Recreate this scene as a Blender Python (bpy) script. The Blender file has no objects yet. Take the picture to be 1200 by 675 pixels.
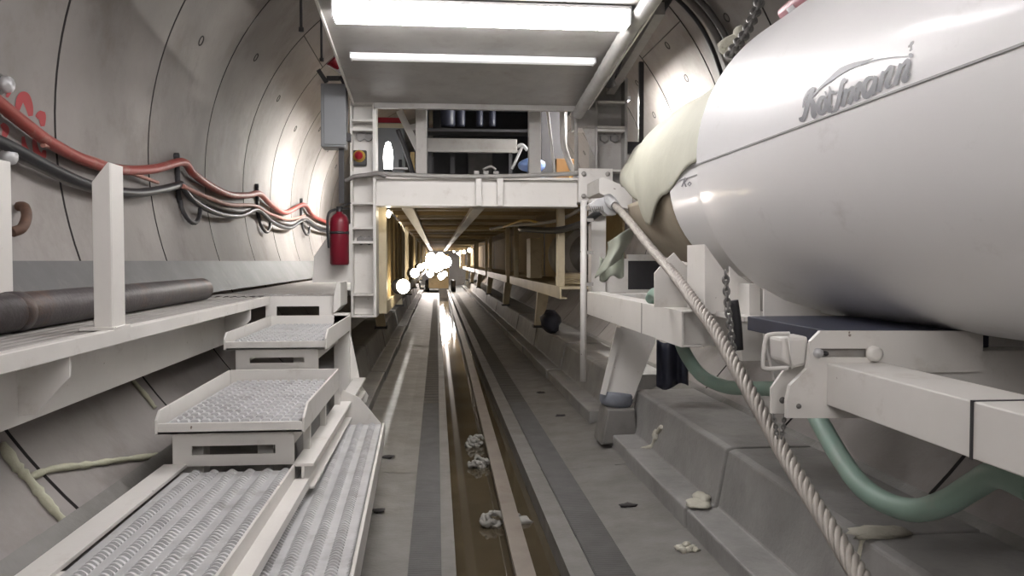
import bpy, math, random
from mathutils import Vector, Matrix
random.seed(7)
PI = math.pi
S = bpy.context.scene
COL = S.collection

# ------------------------------------------------------------------ camera
F = 950.0
CAM = Vector((0, 0, 1.6))
th = math.atan(88 / F); ph = math.atan(32 / F * math.cos(th))
cR = Vector((math.cos(th), -math.sin(th), 0))
cF = Vector((math.sin(th), math.cos(th), 0)) * math.cos(ph) + Vector((0, 0, -math.sin(ph)))
cU = cR.cross(cF)
cam = bpy.data.cameras.new('camera'); cam.sensor_width = 36; cam.lens = F / 1200 * 36
cam.clip_start = 0.05; cam.clip_end = 300
camo = bpy.data.objects.new('camera', cam); COL.objects.link(camo)
camo.matrix_world = Matrix(((cR.x, cU.x, -cF.x, 0), (cR.y, cU.y, -cF.y, 0), (cR.z, cU.z, -cF.z, CAM.z), (0, 0, 0, 1)))
S.camera = camo

def ray(px, py): return cR * ((px - 600) / F) + cU * ((337.5 - py) / F) + cF
def pY(px, py, Y): d = ray(px, py); return CAM + d * (Y / d.y)
def pX(px, py, X): d = ray(px, py); return CAM + d * (X / d.x)
def pZ(px, py, Z): d = ray(px, py); return CAM + d * ((Z - CAM.z) / d.z)
LC = (0.40, 2.42); LR = 2.65            # tunnel lining: centre (x, z) and radius
FC = (1.988, 2.085); FR = 0.75          # fan silencer: axis (x, z) and radius
def pcyl(px, py, c, r, far=True):
    d = ray(px, py); ox, oz = CAM.x - c[0], CAM.z - c[1]
    a = d.x ** 2 + d.z ** 2; b = d.x * ox + d.z * oz; k = ox * ox + oz * oz - r * r
    q = math.sqrt(max(b * b - a * k, 0))
    t = (-b + q) / a if far else (-b - q) / a
    return CAM + d * t

# ------------------------------------------------------------------ materials
MAT = {}
def mat(name, c1, c2=None, rough=0.6, metal=0.0, scale=3.0, bump=0.0, bscale=40.0, dirt=None, dirt_amt=0.0, dscale=6.0, coat=0.0,
        stretch=(1, 1, 1), speck=None, speck_t=0.7, speck_scale=14.0, rvar=0.0):
    m = bpy.data.materials.new(name); m.use_nodes = True; MAT[name] = m
    nt = m.node_tree; N = nt.nodes; L = nt.links
    b = N['Principled BSDF']
    b.inputs['Roughness'].default_value = rough; b.inputs['Metallic'].default_value = metal
    if coat:
        b.inputs['Coat Weight'].default_value = coat; b.inputs['Coat Roughness'].default_value = 0.12
    tc = N.new('ShaderNodeTexCoord'); mp = N.new('ShaderNodeMapping')
    mp.inputs['Scale'].default_value = stretch
    L.new(tc.outputs['Object'], mp.inputs['Vector'])
    def noise(sc, det=6, rg=0.6):
        n = N.new('ShaderNodeTexNoise'); n.inputs['Scale'].default_value = sc; n.inputs['Detail'].default_value = det
        n.inputs['Roughness'].default_value = rg
        L.new(mp.outputs['Vector'], n.inputs['Vector']); return n.outputs['Fac']
    def ramp(src, a, bb):
        r = N.new('ShaderNodeMapRange'); r.inputs['From Min'].default_value = a; r.inputs['From Max'].default_value = bb
        L.new(src, r.inputs['Value']); return r.outputs['Result']
    def mix(fac, a, bb):
        x = N.new('ShaderNodeMix'); x.data_type = 'RGBA'
        L.new(fac, x.inputs[0])
        for i, v in ((6, a), (7, bb)):
            if isinstance(v, tuple): x.inputs[i].default_value = (*v, 1)
            else: L.new(v, x.inputs[i])
        return x.outputs[2]
    c2 = c2 or tuple(v * 0.82 for v in c1)
    col = mix(ramp(noise(scale), 0.3, 0.7), c1, c2)
    if dirt:
        f = ramp(noise(dscale, 8, 0.7), 0.62 - 0.25 * dirt_amt, 0.78)
        k = N.new('ShaderNodeMath'); k.operation = 'MULTIPLY'; k.inputs[1].default_value = min(1, 0.4 + dirt_amt)
        L.new(f, k.inputs[0]); col = mix(k.outputs[0], col, dirt)
    if speck:
        f = ramp(noise(speck_scale, 3, 0.5), speck_t, speck_t + 0.015)
        col = mix(f, col, speck)
    L.new(col, b.inputs['Base Color'])
    if rvar:
        r = N.new('ShaderNodeMapRange'); r.inputs['To Min'].default_value = max(0.02, rough - rvar); r.inputs['To Max'].default_value = rough + rvar
        L.new(noise(scale * 2.5), r.inputs['Value']); L.new(r.outputs['Result'], b.inputs['Roughness'])
    if bump:
        bn = N.new('ShaderNodeBump'); bn.inputs['Strength'].default_value = bump; bn.inputs['Distance'].default_value = 0.01
        L.new(noise(bscale, 5), bn.inputs['Height']); L.new(bn.outputs['Normal'], b.inputs['Normal'])
    return m
def glow(name, c, strength):
    m = bpy.data.materials.new(name); m.use_nodes = True; MAT[name] = m
    b = m.node_tree.nodes['Principled BSDF']
    b.inputs['Base Color'].default_value = (0.8, 0.8, 0.8, 1)
    b.inputs['Emission Color'].default_value = (*c, 1); b.inputs['Emission Strength'].default_value = strength
    return m

lining = mat('lining concrete', (0.335, 0.31, 0.295), (0.245, 0.225, 0.213), 0.72, scale=0.9, bump=0.25, bscale=18, dirt=(0.17, 0.145, 0.13), dirt_amt=0.5, dscale=1.3, rvar=0.15)
gasket = mat('joint gasket', (0.05, 0.045, 0.045), rough=0.8)
concrete = mat('floor concrete', (0.22, 0.211, 0.20), (0.15, 0.143, 0.132), 0.55, scale=2.2, bump=0.35, bscale=30, dirt=(0.115, 0.105, 0.09), dirt_amt=0.4, dscale=2.6, rvar=0.2)
kerbm = mat('kerb concrete', (0.33, 0.322, 0.31), (0.235, 0.23, 0.22), 0.6, scale=2.5, bump=0.35, bscale=34, dirt=(0.19, 0.185, 0.18), dirt_amt=0.5, dscale=3.5, rvar=0.15)
strip_m = mat('ribbed rubber strip', (0.10, 0.097, 0.093), (0.07, 0.067, 0.064), 0.6, scale=6, bump=0.2)
white = mat('white painted steel', (0.74, 0.715, 0.68), (0.66, 0.64, 0.605), 0.42, scale=1.8, bump=0.06, bscale=25, dirt=(0.40, 0.35, 0.29), dirt_amt=0.18, dscale=5, speck=(0.20, 0.16, 0.13), speck_t=0.745, speck_scale=22)
dull = mat('dusty painted steel', (0.38, 0.365, 0.345), (0.29, 0.277, 0.262), 0.5, scale=2.5, bump=0.08, dirt=(0.24, 0.21, 0.18), dirt_amt=0.4, dscale=6)
cream = mat('cream painted steel', (0.62, 0.54, 0.38), (0.50, 0.43, 0.29), 0.45, scale=2.0, bump=0.08, dirt=(0.30, 0.23, 0.14), dirt_amt=0.3, dscale=5)
ochre = mat('ochre deck panel', (0.42, 0.32, 0.17), (0.33, 0.25, 0.13), 0.92, scale=2.0, dirt=(0.2, 0.15, 0.08), dirt_amt=0.3)
fanw = mat('glossy white lacquer', (0.92, 0.91, 0.91), (0.87, 0.86, 0.86), 0.42, scale=1.2, bump=0.03, bscale=8, dirt=(0.52, 0.49, 0.46), dirt_amt=0.12, dscale=3, coat=0.22, stretch=(1, 0.6, 1), speck=(0.22, 0.21, 0.21), speck_t=0.765, speck_scale=17)
seamm = mat('grey seam sealant', (0.42, 0.42, 0.42), rough=0.5)
logom = mat('grey lettering paint', (0.20, 0.20, 0.22), (0.27, 0.27, 0.29), 0.45, scale=12, dirt=(0.5, 0.5, 0.5), dirt_amt=0.05)
galv = mat('galvanised steel', (0.60, 0.60, 0.605), (0.48, 0.48, 0.485), 0.42, 0.25, scale=5, bump=0.05, dirt=(0.25, 0.24, 0.22), dirt_amt=0.3)
steel = mat('dull steel', (0.22, 0.21, 0.20), (0.15, 0.145, 0.14), 0.5, 0.5, scale=8)
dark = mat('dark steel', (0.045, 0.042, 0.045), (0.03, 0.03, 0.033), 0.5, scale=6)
navy = mat('dark blue plastic', (0.045, 0.05, 0.08), (0.03, 0.033, 0.05), 0.45, scale=5)
rust = mat('rusty pipe', (0.10, 0.088, 0.09), (0.055, 0.047, 0.048), 0.5, 0.3, scale=5, bump=0.4, bscale=30, dirt=(0.19, 0.10, 0.055), dirt_amt=0.35, dscale=4)
rusty = mat('rusty iron', (0.16, 0.085, 0.055), (0.10, 0.06, 0.045), 0.7, scale=12)
redh = mat('red rubber hose', (0.36, 0.075, 0.06), (0.28, 0.06, 0.05), 0.5, scale=4, dirt=(0.42, 0.30, 0.25), dirt_amt=0.35, dscale=7)
pinkh = mat('faded red hose', (0.46, 0.25, 0.20), (0.36, 0.15, 0.12), 0.6, scale=6)
black = mat('black rubber', (0.03, 0.03, 0.034), (0.022, 0.022, 0.024), 0.45, scale=5)
greyc = mat('grey cable', (0.28, 0.26, 0.25), (0.20, 0.19, 0.18), 0.6, scale=8)
ductm = mat('grey corrugated duct', (0.36, 0.35, 0.33), (0.27, 0.26, 0.25), 0.55, scale=6)
greenh = mat('pale green hose', (0.28, 0.40, 0.33), (0.24, 0.35, 0.29), 0.5, scale=5, dirt=(0.3, 0.31, 0.27), dirt_amt=0.3)
canvas = mat('yellowish canvas', (0.50, 0.495, 0.41), (0.43, 0.425, 0.35), 0.75, scale=2.5, bump=0.4, bscale=9)
canvas2 = mat('pale green canvas', (0.44, 0.47, 0.40), (0.38, 0.40, 0.33), 0.8, scale=2.5, bump=0.3, bscale=9)
ropem = mat('steel wire rope', (0.42, 0.39, 0.35), (0.31, 0.285, 0.255), 0.55, 0.25, scale=14)
chainm = mat('grey chain', (0.26, 0.25, 0.24), (0.17, 0.165, 0.16), 0.5, 0.5, scale=20)
grout = mat('pale grout', (0.60, 0.58, 0.50), (0.48, 0.46, 0.38), 0.9, scale=9, bump=0.8, bscale=50)
sealm = mat('yellow sealant', (0.52, 0.52, 0.40), (0.42, 0.41, 0.30), 0.8, scale=9, bump=0.6)
rag = mat('pale rag', (0.34, 0.33, 0.30), (0.22, 0.21, 0.19), 0.9, scale=20, bump=0.5)
railm = mat('worn steel beam', (0.34, 0.30, 0.26), (0.25, 0.22, 0.19), 0.42, 0.35, scale=4, dirt=(0.2, 0.15, 0.11), dirt_amt=0.4)
mud = mat('wet gutter bed', (0.20, 0.16, 0.10), (0.13, 0.10, 0.065), 0.3, scale=4, bump=0.4, bscale=20)
redp = mat('red gloss paint', (0.36, 0.015, 0.03), (0.30, 0.012, 0.025), 0.3, scale=3)
sprayr = mat('red spray paint', (0.42, 0.05, 0.06), (0.36, 0.06, 0.06), 0.7, scale=8)
greyb = mat('grey enclosure', (0.26, 0.27, 0.285), (0.23, 0.24, 0.25), 0.5, scale=3)
yellow = mat('yellow plastic', (0.50, 0.33, 0.07), (0.42, 0.28, 0.06), 0.4)
orange = mat('orange brown board', (0.25, 0.125, 0.035), (0.20, 0.10, 0.03), 0.6)
bluep = mat('blue plastic film', (0.15, 0.24, 0.50), (0.22, 0.32, 0.58), 0.35, scale=7, bump=0.5, bscale=20)
lightp = mat('light plastic', (0.75, 0.75, 0.76), rough=0.4)
tube_e = glow('fluorescent tube', (1.0, 0.97, 0.97), 26.0)
tube_fill_near = glow('near fill tube', (1.0, 0.965, 0.975), 16.0)
tube_b = glow('bare fluorescent tube', (1.0, 0.97, 0.93), 300.0)
tube_fill_stand = glow('upright fill tube', (1.0, 0.96, 0.95), 95.0)
tube_s = glow('soft fluorescent cover', (1.0, 0.98, 0.95), 0.30)
lamp_w = glow('warm lamp glass', (1.0, 0.85, 0.62), 20.0)
lamp_f = glow('far work light glass', (1.0, 0.90, 0.84), 45.0)
lamp_u = glow('white lamp glass', (1.0, 0.98, 0.97), 9.0)
water = bpy.data.materials.new('gutter water'); water.use_nodes = True; MAT['gutter water'] = water
_b = water.node_tree.nodes['Principled BSDF']
_b.inputs['Base Color'].default_value = (0.075, 0.06, 0.038, 1); _b.inputs['Roughness'].default_value = 0.06
_n = water.node_tree.nodes.new('ShaderNodeTexNoise'); _n.inputs['Scale'].default_value = 7
_bp = water.node_tree.nodes.new('ShaderNodeBump'); _bp.inputs['Strength'].default_value = 0.08
water.node_tree.links.new(_n.outputs['Fac'], _bp.inputs['Height']); water.node_tree.links.new(_bp.outputs['Normal'], _b.inputs['Normal'])

# ------------------------------------------------------------------ mesh builder
class MB:
    def __init__(s): s.v = []; s.f = []; s.sm = []; s.mi = []
    def add(s, vs, fs, smooth=False, mi=0):
        o = len(s.v); s.v += [tuple(v) for v in vs]
        for f in fs: s.f.append(tuple(i + o for i in f)); s.sm.append(smooth); s.mi.append(mi)
        return s
    def box(s, x0, x1, y0, y1, z0, z1, mi=0):
        v = [(x, y, z) for z in (z0, z1) for y in (y0, y1) for x in (x0, x1)]
        return s.add(v, [(0, 2, 3, 1), (4, 5, 7, 6), (0, 1, 5, 4), (2, 6, 7, 3), (0, 4, 6, 2), (1, 3, 7, 5)], mi=mi)
    def prism(s, pts, vec, mi=0):
        vec = Vector(vec); a = [Vector(p) for p in pts]; n = len(a)
        return s.add(a + [p + vec for p in a], [tuple(range(n))[::-1], tuple(range(n, 2 * n))] + [(i, (i + 1) % n, n + (i + 1) % n, n + i) for i in range(n)], mi=mi)
    def bar(s, p, q, w, h, up=(0, 0, 1), mi=0):
        p = Vector(p); q = Vector(q); d = (q - p).normalized(); up = Vector(up)
        sx = d.cross(up)
        if sx.length < 1e-4: sx = d.cross(Vector((1, 0, 0)))
        sx.normalize(); uz = sx.cross(d)
        c = [p + sx * a * w / 2 + uz * b * h / 2 for a, b in ((-1, -1), (1, -1), (1, 1), (-1, 1))]
        return s.prism(c, q - p, mi)
    def tube(s, pts, r, n=10, cap=True, closed=False, mi=0, flat=None):
        P = [Vector(p) for p in pts]; m = len(P)
        rs = r if isinstance(r, (list, tuple)) else [r] * m
        vs = []; prev = None
        for i in range(m):
            if closed: d = P[(i + 1) % m] - P[i - 1]
            else: d = P[min(i + 1, m - 1)] - P[max(i - 1, 0)]
            d.normalize()
            if prev is None:
                u = Vector((0, 0, 1)) if abs(d.z) < 0.9 else Vector((1, 0, 0))
                u = (u - d * u.dot(d)).normalized()
            else:
                u = prev - d * prev.dot(d)
                u.normalize()
            prev = u; w = d.cross(u)
            for k in range(n):
                a = 2 * PI * k / n
                vs.append(P[i] + (u * math.cos(a) + w * math.sin(a)) * rs[i])
        fs = []
        for i in range(m if closed else m - 1):
            j = (i + 1) % m
            for k in range(n):
                fs.append((i * n + k, i * n + (k + 1) % n, j * n + (k + 1) % n, j * n + k))
        s.add(vs, fs, True, mi)
        if cap and not closed:
            o = len(s.v) - m * n
            for base, rev in ((0, True), ((m - 1) * n, False)):
                f = [o + base + k for k in range(n)]
                s.f.append(tuple(f[::-1] if rev else f)); s.sm.append(False); s.mi.append(mi)
        return s
    def cyl(s, p, q, r, n=20, r2=None, mi=0): return s.tube([p, q], [r, r if r2 is None else r2], n, mi=mi)
    def lathe(s, o, axis, prof, n=32, mi=0, smooth=True):
        # prof: list of (radius, distance along axis)
        o = Vector(o); d = Vector(axis).normalized()
        u = Vector((0, 0, 1)) if abs(d.z) < 0.9 else Vector((1, 0, 0))
        u = (u - d * u.dot(d)).normalized(); w = d.cross(u); vs = []
        for r, t in prof:
            for k in range(n):
                a = 2 * PI * k / n; vs.append(o + d * t + (u * math.cos(a) + w * math.sin(a)) * r)
        fs = [(i * n + k, i * n + (k + 1) % n, (i + 1) * n + (k + 1) % n, (i + 1) * n + k) for i in range(len(prof) - 1) for k in range(n)]
        return s.add(vs, fs, smooth, mi)
    def grid(s, fn, nu, nv, smooth=True, mi=0, closed_u=False):
        vs = [fn(i / nu, j / nv) for j in range(nv + 1) for i in range(nu + 1)]
        w = nu + 1
        return s.add(vs, [(j * w + i, j * w + i + 1, (j + 1) * w + i + 1, (j + 1) * w + i) for j in range(nv) for i in range(nu)], smooth, mi)
    def blob(s, c, rx, ry, rz, n=10, m=6, jit=0.2, seed=0, mi=0):
        R = random.Random(seed); c = Vector(c); vs = []
        for j in range(m + 1):
            t = PI * j / m
            for k in range(n):
                a = 2 * PI * k / n; q = 1 + (R.random() - 0.5) * 2 * jit if 0 < j < m else 1
                vs.append(c + Vector((rx * math.sin(t) * math.cos(a) * q, ry * math.sin(t) * math.sin(a) * q, rz * math.cos(t) * q)))
        return s.add(vs, [(j * n + k, (j + 1) * n + k, (j + 1) * n + (k + 1) % n, j * n + (k + 1) % n) for j in range(m) for k in range(n)], True, mi)
    def build(s, name, m, parent=None, bevel=0.0, solid=0.0, sub=0):
        off = parent['_o'] if parent is not None and '_o' in OFF.get(parent.name, {}) else None
        o3 = OFF.get(parent.name, (0, 0, 0)) if parent is not None else (0, 0, 0)
        me = bpy.data.meshes.new(name)
        me.from_pydata([(v[0] - o3[0], v[1] - o3[1], v[2] - o3[2]) for v in s.v], [], s.f)
        for mm in (m if isinstance(m, (list, tuple)) else [m]): me.materials.append(mm)
        me.polygons.foreach_set('use_smooth', s.sm); me.polygons.foreach_set('material_index', s.mi)
        me.validate(); me.update()
        o = bpy.data.objects.new(name, me); COL.objects.link(o)
        if parent is not None: o.parent = parent; OFF[o.name] = o3
        if solid:
            md = o.modifiers.new('thickness', 'SOLIDIFY'); md.thickness = solid; md.offset = 0
        if sub:
            md = o.modifiers.new('smooth', 'SUBSURF'); md.levels = sub; md.render_levels = sub
        if bevel:
            md = o.modifiers.new('bevel', 'BEVEL'); md.width = bevel; md.segments = 2; md.limit_method = 'ANGLE'
        return o
OFF = {}
def thing(name, loc, label, cat, group=None):
    o = bpy.data.objects.new(name, None); COL.objects.link(o); o.location = loc; o.empty_display_size = 0.1
    OFF[o.name] = tuple(loc); o['label'] = label; o['category'] = cat
    if group: o['group'] = group
    return o
def tag(o, label, cat, group=None, kind=None):
    o['label'] = label; o['category'] = cat
    if group: o['group'] = group
    if kind: o['kind'] = kind
    return o
def struct(o, label=None):
    o['kind'] = 'structure'
    if label: o['label'] = label
    return o
def recentre(o):
    # origin of a single-mesh thing to the base of its own bounds
    me = o.data; xs = [v.co for v in me.vertices]
    c = Vector(((min(v.x for v in xs) + max(v.x for v in xs)) / 2, (min(v.y for v in xs) + max(v.y for v in xs)) / 2, min(v.z for v in xs)))
    me.transform(Matrix.Translation(-c)); o.location = c
    return o
def dup(root, loc, label=None, rotz=None, scale=None):
    r = root.copy(); COL.objects.link(r); r.location = loc
    if rotz is not None: r.rotation_euler.z = rotz
    if scale is not None: r.scale = (scale,) * 3
    if label: r['label'] = label
    for ch in list(root.children):
        c = ch.copy(); COL.objects.link(c); c.parent = r
        for g in list(ch.children):
            d = g.copy(); COL.objects.link(d); d.parent = c
    return r
def smooth_path(pts, k=8):
    P = [Vector(p) for p in pts]; out = []
    for i in range(len(P) - 1):
        a = P[max(i - 1, 0)]; b = P[i]; c = P[i + 1]; d = P[min(i + 2, len(P) - 1)]
        for j in range(k):
            t = j / k
            out.append(0.5 * ((2 * b) + (c - a) * t + (2 * a - 5 * b + 4 * c - d) * t * t + (3 * b - a - 3 * c + d) * t ** 3))
    out.append(P[-1]); return out

# ------------------------------------------------------------------ setting: lining, floor, kerbs
YA, YB = -7.0, 53.0
RINGS = [3.5 + 1.56 * k for k in range(-6, 31)]
def lining_part(name, a0, a1, na):
    ys = [(YA, 0.0, 0)]
    for y in RINGS:
        ys += [(y - 0.013, 0.0, 0), (y - 0.009, 0.035, 1), (y + 0.009, 0.035, 1), (y + 0.013, 0.0, 0)]
    ys.append((YB, 0.0, 0))
    mb = MB(); w = na + 1
    rows = []
    for y, dr, _ in ys:
        rows.append([(LC[0] + (LR + dr) * math.cos(math.radians(a0 + (a1 - a0) * k / na)), y, LC[1] + (LR + dr) * math.sin(math.radians(a0 + (a1 - a0) * k / na))) for k in range(w)])
    for i in range(len(ys) - 1):
        groove = ys[i][1] > 0 or ys[i + 1][1] > 0
        mb.add(rows[i] + rows[i + 1], [(k, w + k, w + k + 1, k + 1) for k in range(na)], not groove, 1 if groove else 0)
    return struct(mb.build(name, [lining, gasket]))
wl = lining_part('wall_left', 132, 240, 44)
cl = lining_part('ceiling', 48, 132, 36)
wr = lining_part('wall_right', -60, 48, 44)
for nm, y in (('wall_back', YA), ('wall_far', YB)):
    m = MB(); m.prism([(LC[0] + 2.8 * math.cos(2 * PI * k / 48), y, LC[1] + 2.8 * math.sin(2 * PI * k / 48)) for k in range(48)], (0, 0.1 if y > 0 else -0.1, 0))
    struct(m.build(nm, lining))
# longitudinal segment joints and grout holes of the lining
def lin(a, y, r=LR): a = math.radians(a); return (LC[0] + r * math.cos(a), y, LC[1] + r * math.sin(a))
hole = 0
for k in range(-3, 14):
    yc = 3.5 + 1.56 * k + 0.66
    for a, par in ((150 + (k % 3) * 3, wl), (36 - (k % 3) * 2, wr), (24 + (k % 2) * 3, wr), (112 - (k % 4) * 4, cl)):
        p = Vector(lin(a, yc, LR - 0.004)); nrm = Vector((math.cos(math.radians(a)), 0, math.sin(math.radians(a))))
        m = MB(); m.lathe(p, -nrm, [(0.0, -0.02), (0.03, -0.02), (0.036, 0.0), (0.044, 0.003), (0.05, -0.006)], 14)
        m.build('grout_hole', gasket, par)
ax = {0: 172, 1: 160}
for k in range(-3, 16):
    y0 = 3.5 + 1.56 * k
    for a, par in ((124 if k % 2 else 137, None), (38 if k % 2 else 52, None)):
        par = wl if a > 132 else cl if a > 48 else wr
        m = MB(); m.bar(lin(a, y0 + 0.02, LR - 0.001), lin(a, y0 + 1.54, LR - 0.001), 0.012, 0.006)
        m.build('segment_joint', gasket, par)

# floor: one swept section with a central gutter
GL, GR, GD = 0.095, 0.67, -0.27
prof = [(-1.45, 0.6), (-1.05, 0.2), (-0.68, 0.03), (-0.28, 0.0), (-0.03, 0.0), (GL, 0.0), (GL, GD), (GR, GD), (GR, 0.0), (0.80, 0.0), (1.05, 0.0), (1.45, 0.03), (1.80, 0.13), (2.25, 0.53)]
fys = [YA] + [3.08 + 1.52 * k for k in range(-6, 32)] + [YB]
m = MB()
for i in range(len(fys) - 1):
    a, b = fys[i] + 0.003, fys[i + 1] - 0.003
    R = random.Random(i); dz = (R.random() - 0.5) * 0.008
    vs = [(x, y, z + (dz if abs(x - .385) > .29 and z > -.1 else 0)) for y in (a, b) for x, z in prof]; n = len(prof)
    m.add(vs, [(k, k + 1, n + k + 1, n + k) for k in range(n - 1)])
m.box(-2.2, 2.9, YA, YB, -0.5, -0.28)
floor = struct(m.build('floor', concrete))
m = MB(); m.grid(lambda u, v: (GL + (GR - GL) * u, YA + (YB - YA) * v, -0.12), 2, 40)
tag(m.build('gutter_water', water), 'brown shallow water lying in the floor gutter between the two rims', 'water', kind='stuff')
# ribbed anti-slip strips let into the floor
for nm, x0, x1, lab in (('trim_1', -0.15, 0.015, None), ('trim_2', 0.80, 0.995, None)):
    m = MB(); vs = []; ys = []; y = 1.8
    while y < 40:
        p = 0.028 if y < 9 else 0.2
        ys += [(y, 0.006), (y + p * 0.35, 0.013), (y + p * 0.6, 0.013), (y + p * 0.75, 0.006)]; y += p
    n = len(ys)
    for y, z in ys: vs += [(x0, y, z), (x1, y, z)]
    m.add(vs, [(2 * i, 2 * i + 1, 2 * i + 3, 2 * i + 2) for i in range(n - 1)])
    m.box(x0 - 0.004, x1 + 0.004, 1.8, 40, -0.02, 0.0055)
    struct(m.build(nm, strip_m))
# kerb blocks, one per ring, both sides
kp = [(1.46, -0.1), (1.45, 0.15), (1.64, 0.155), (1.70, 0.487), (1.74, 0.50), (2.22, 0.50), (2.3, 0.45), (2.0, -0.1)]
for k in range(-5, 30):
    y0 = 3.08 + 1.52 * k + 0.008; y1 = y0 + 1.504
    R = random.Random(k + 50)
    for sgn, nm in ((1, 'kerb_right'), (-1, 'kerb_left')):
        if sgn > 0 and 6.0 < y0 < 7.4: 
            y1c = min(y1, 6.82)
            if y0 > 6.8: continue
        else: y1c = y1
        dx = (R.random() - 0.5) * 0.02; dz = (R.random() - 0.5) * 0.012
        m = MB()
        pts = [((x + dx) if sgn > 0 else 0.77 - x - dx, y0, z + dz) for x, z in kp]
        m.prism(pts, (0, y1c - y0, 0))
        struct(m.build(nm, kerbm, bevel=0.012))
# leaning grey kick band between left walkway and lining
m = MB(); m.prism([(-2.10, 0.5, 1.60), (-1.93, 0.5, 1.33), (-1.915, 0.5, 1.33), (-2.085, 0.5, 1.60)], (0, 17, 0))
struct(m.build('trim_3', mat('grey kick band', (0.15, 0.147, 0.147), (0.10, 0.098, 0.098), 0.6, scale=2, dirt=(0.2, 0.19, 0.18), dirt_amt=0.3)))

# ------------------------------------------------------------------ left walkway
WX0, WX1, WZ = -1.92, -1.375, 1.30
def heightgrid(x0, x1, y0, y1, z, fn, nx, ny):
    m = MB(); m.grid(lambda u, v: (x0 + (x1 - x0) * u, y0 + (y1 - y0) * v, z + fn(u * (x1 - x0), v * (y1 - y0))), nx, ny, smooth=False); return m
wk = thing('walkway', (-1.65, 4, 1.1), 'white steel walkway with grey grating top running along the left tunnel wall', 'walkway')
def walk_h(x, y):
    return (0.004 if (x % 0.06) < 0.03 else 0.0)
heightgrid(WX0, WX1 - 0.05, 0.4, 6.9, WZ - 0.006, walk_h, 60, 6).build('grating_surface', dull, wk)
m = MB(); m.box(WX0, WX1 - 0.05, 0.4, 6.88, WZ - 0.05, WZ - 0.008); m.build('deck_plate', dull, wk)
m = MB(); m.box(WX1 - 0.05, WX1, 0.4, 6.85, WZ - 0.062, WZ + 0.004); m.build('edge_angle', white, wk, 0.004)
m = MB(); m.box(WX1 - 0.225, WX1 - 0.20, 0.4, 6.7, WZ - 0.32, WZ - 0.05); m.box(WX1 - 0.225, WX1 - 0.05, 0.4, 6.7, WZ - 0.052, WZ - 0.05); m.build('fascia_beam', white, wk, 0.003)
for yy in (3.2, 6.2, 1.2):
    m = MB(); m.prism([(WX1 - 0.012, yy, WZ - 0.06), (WX1 - 0.012, yy, WZ - 0.14), (WX1 - 0.14, yy, WZ - 0.28), (WX1 - 0.202, yy, WZ - 0.285), (WX1 - 0.202, yy, WZ - 0.06)], (0, 0.014, 0))
    m.build('gusset', white, wk)
m = MB(); m.box(WX0 - 0.0, WX0 + 0.03, 0.4, 6.9, WZ - 0.01, WZ + 0.03); m.build('inner_edge', white, wk, 0.003)
for yy in (1.0, 2.6, 4.2, 5.8):
    m = MB(); m.box(-1.87, WX1 - 0.22, yy, yy + 0.07, WZ - 0.17, WZ - 0.05); m.build('bracket_arm', white, wk)
# lengths of the same deck beyond the stairs to the portal
m = MB(); m.box(WX0, -0.86, 6.9, 7.35, WZ - 0.05, WZ); m.build('landing_plate', dull, wk, 0.004)
heightgrid(WX0 + 0.02, -0.87, 6.91, 7.34, WZ + 0.002, lambda x, y: 0.006 if (x % 0.07) < 0.04 and (y % 0.06) < 0.03 else 0, 90, 40).build('landing_grating', dull, wk)
m = MB(); m.box(WX0, -0.90, 7.36, 17, WZ - 0.06, WZ + 0.0); m.box(-0.90, -0.67, 8.40, 17, WZ - 0.06, WZ + 0.0); m.build('rear_deck_and_shield', dull, wk, 0.004)  # outer strip added to block flank light from the floor

def post(x, y, z0, z1, name, lab):
    t = thing(name, (x, y, z0), lab, 'post', 'posts along the left walkway')
    m = MB(); m.prism([(x - 0.02, y, z0), (x + 0.055, y, z0), (x + 0.055, y, z1), (x + 0.045, y, z1), (x - 0.02, y, z1 - 0.085)], (0, 0.012, 0)); m.build('flange', white, t, 0.003)
    m = MB(); m.box(x + 0.043, x + 0.055, y + 0.0125, y + 0.15, z0, z1); m.box(x - 0.02, x + 0.042, y + 0.138, y + 0.15, z0, z1 - 0.09); m.build('web', white, t, 0.003)
    m = MB(); m.box(x - 0.075, x + 0.07, y - 0.02, y + 0.17, z0 - 0.003, z0 + 0.012); m.build('base_plate', white, t, 0.002)
    return t
post(-1.445, 3.62, WZ + 0.004, 2.02, 'railing_post', 'short white steel channel post on walkway edge in front of the rusty pipe')
post(-1.90, 3.58, WZ + 0.033, 2.03, 'railing_post', 'white steel post with sloped top between rusty pipe and tunnel wall')
# rusty pipe
pp = thing('pipe', (-1.765, 3.4, WZ), 'thick rusty dark steel pipe lying along the left walkway', 'pipe')
A = Vector((-1.76, 1.0, WZ + 0.083)); B = Vector((-1.80, 6.45, WZ + 0.083))
m = MB(); m.lathe(A, B - A, [(0.0, 0), (0.068, 0), (0.083, 0.015), (0.083, 5.43), (0.075, 5.447), (0.062, 5.447), (0.062, 5.2), (0.0, 5.2)], 32); m.build('pipe_wall', rust, pp)
m = MB(); m.lathe(A + (B - A).normalized() * 2.55, B - A, [(0.082, 0), (0.089, 0.01), (0.089, 0.07), (0.082, 0.08)], 32); m.build('coupling', rust, pp)

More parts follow.
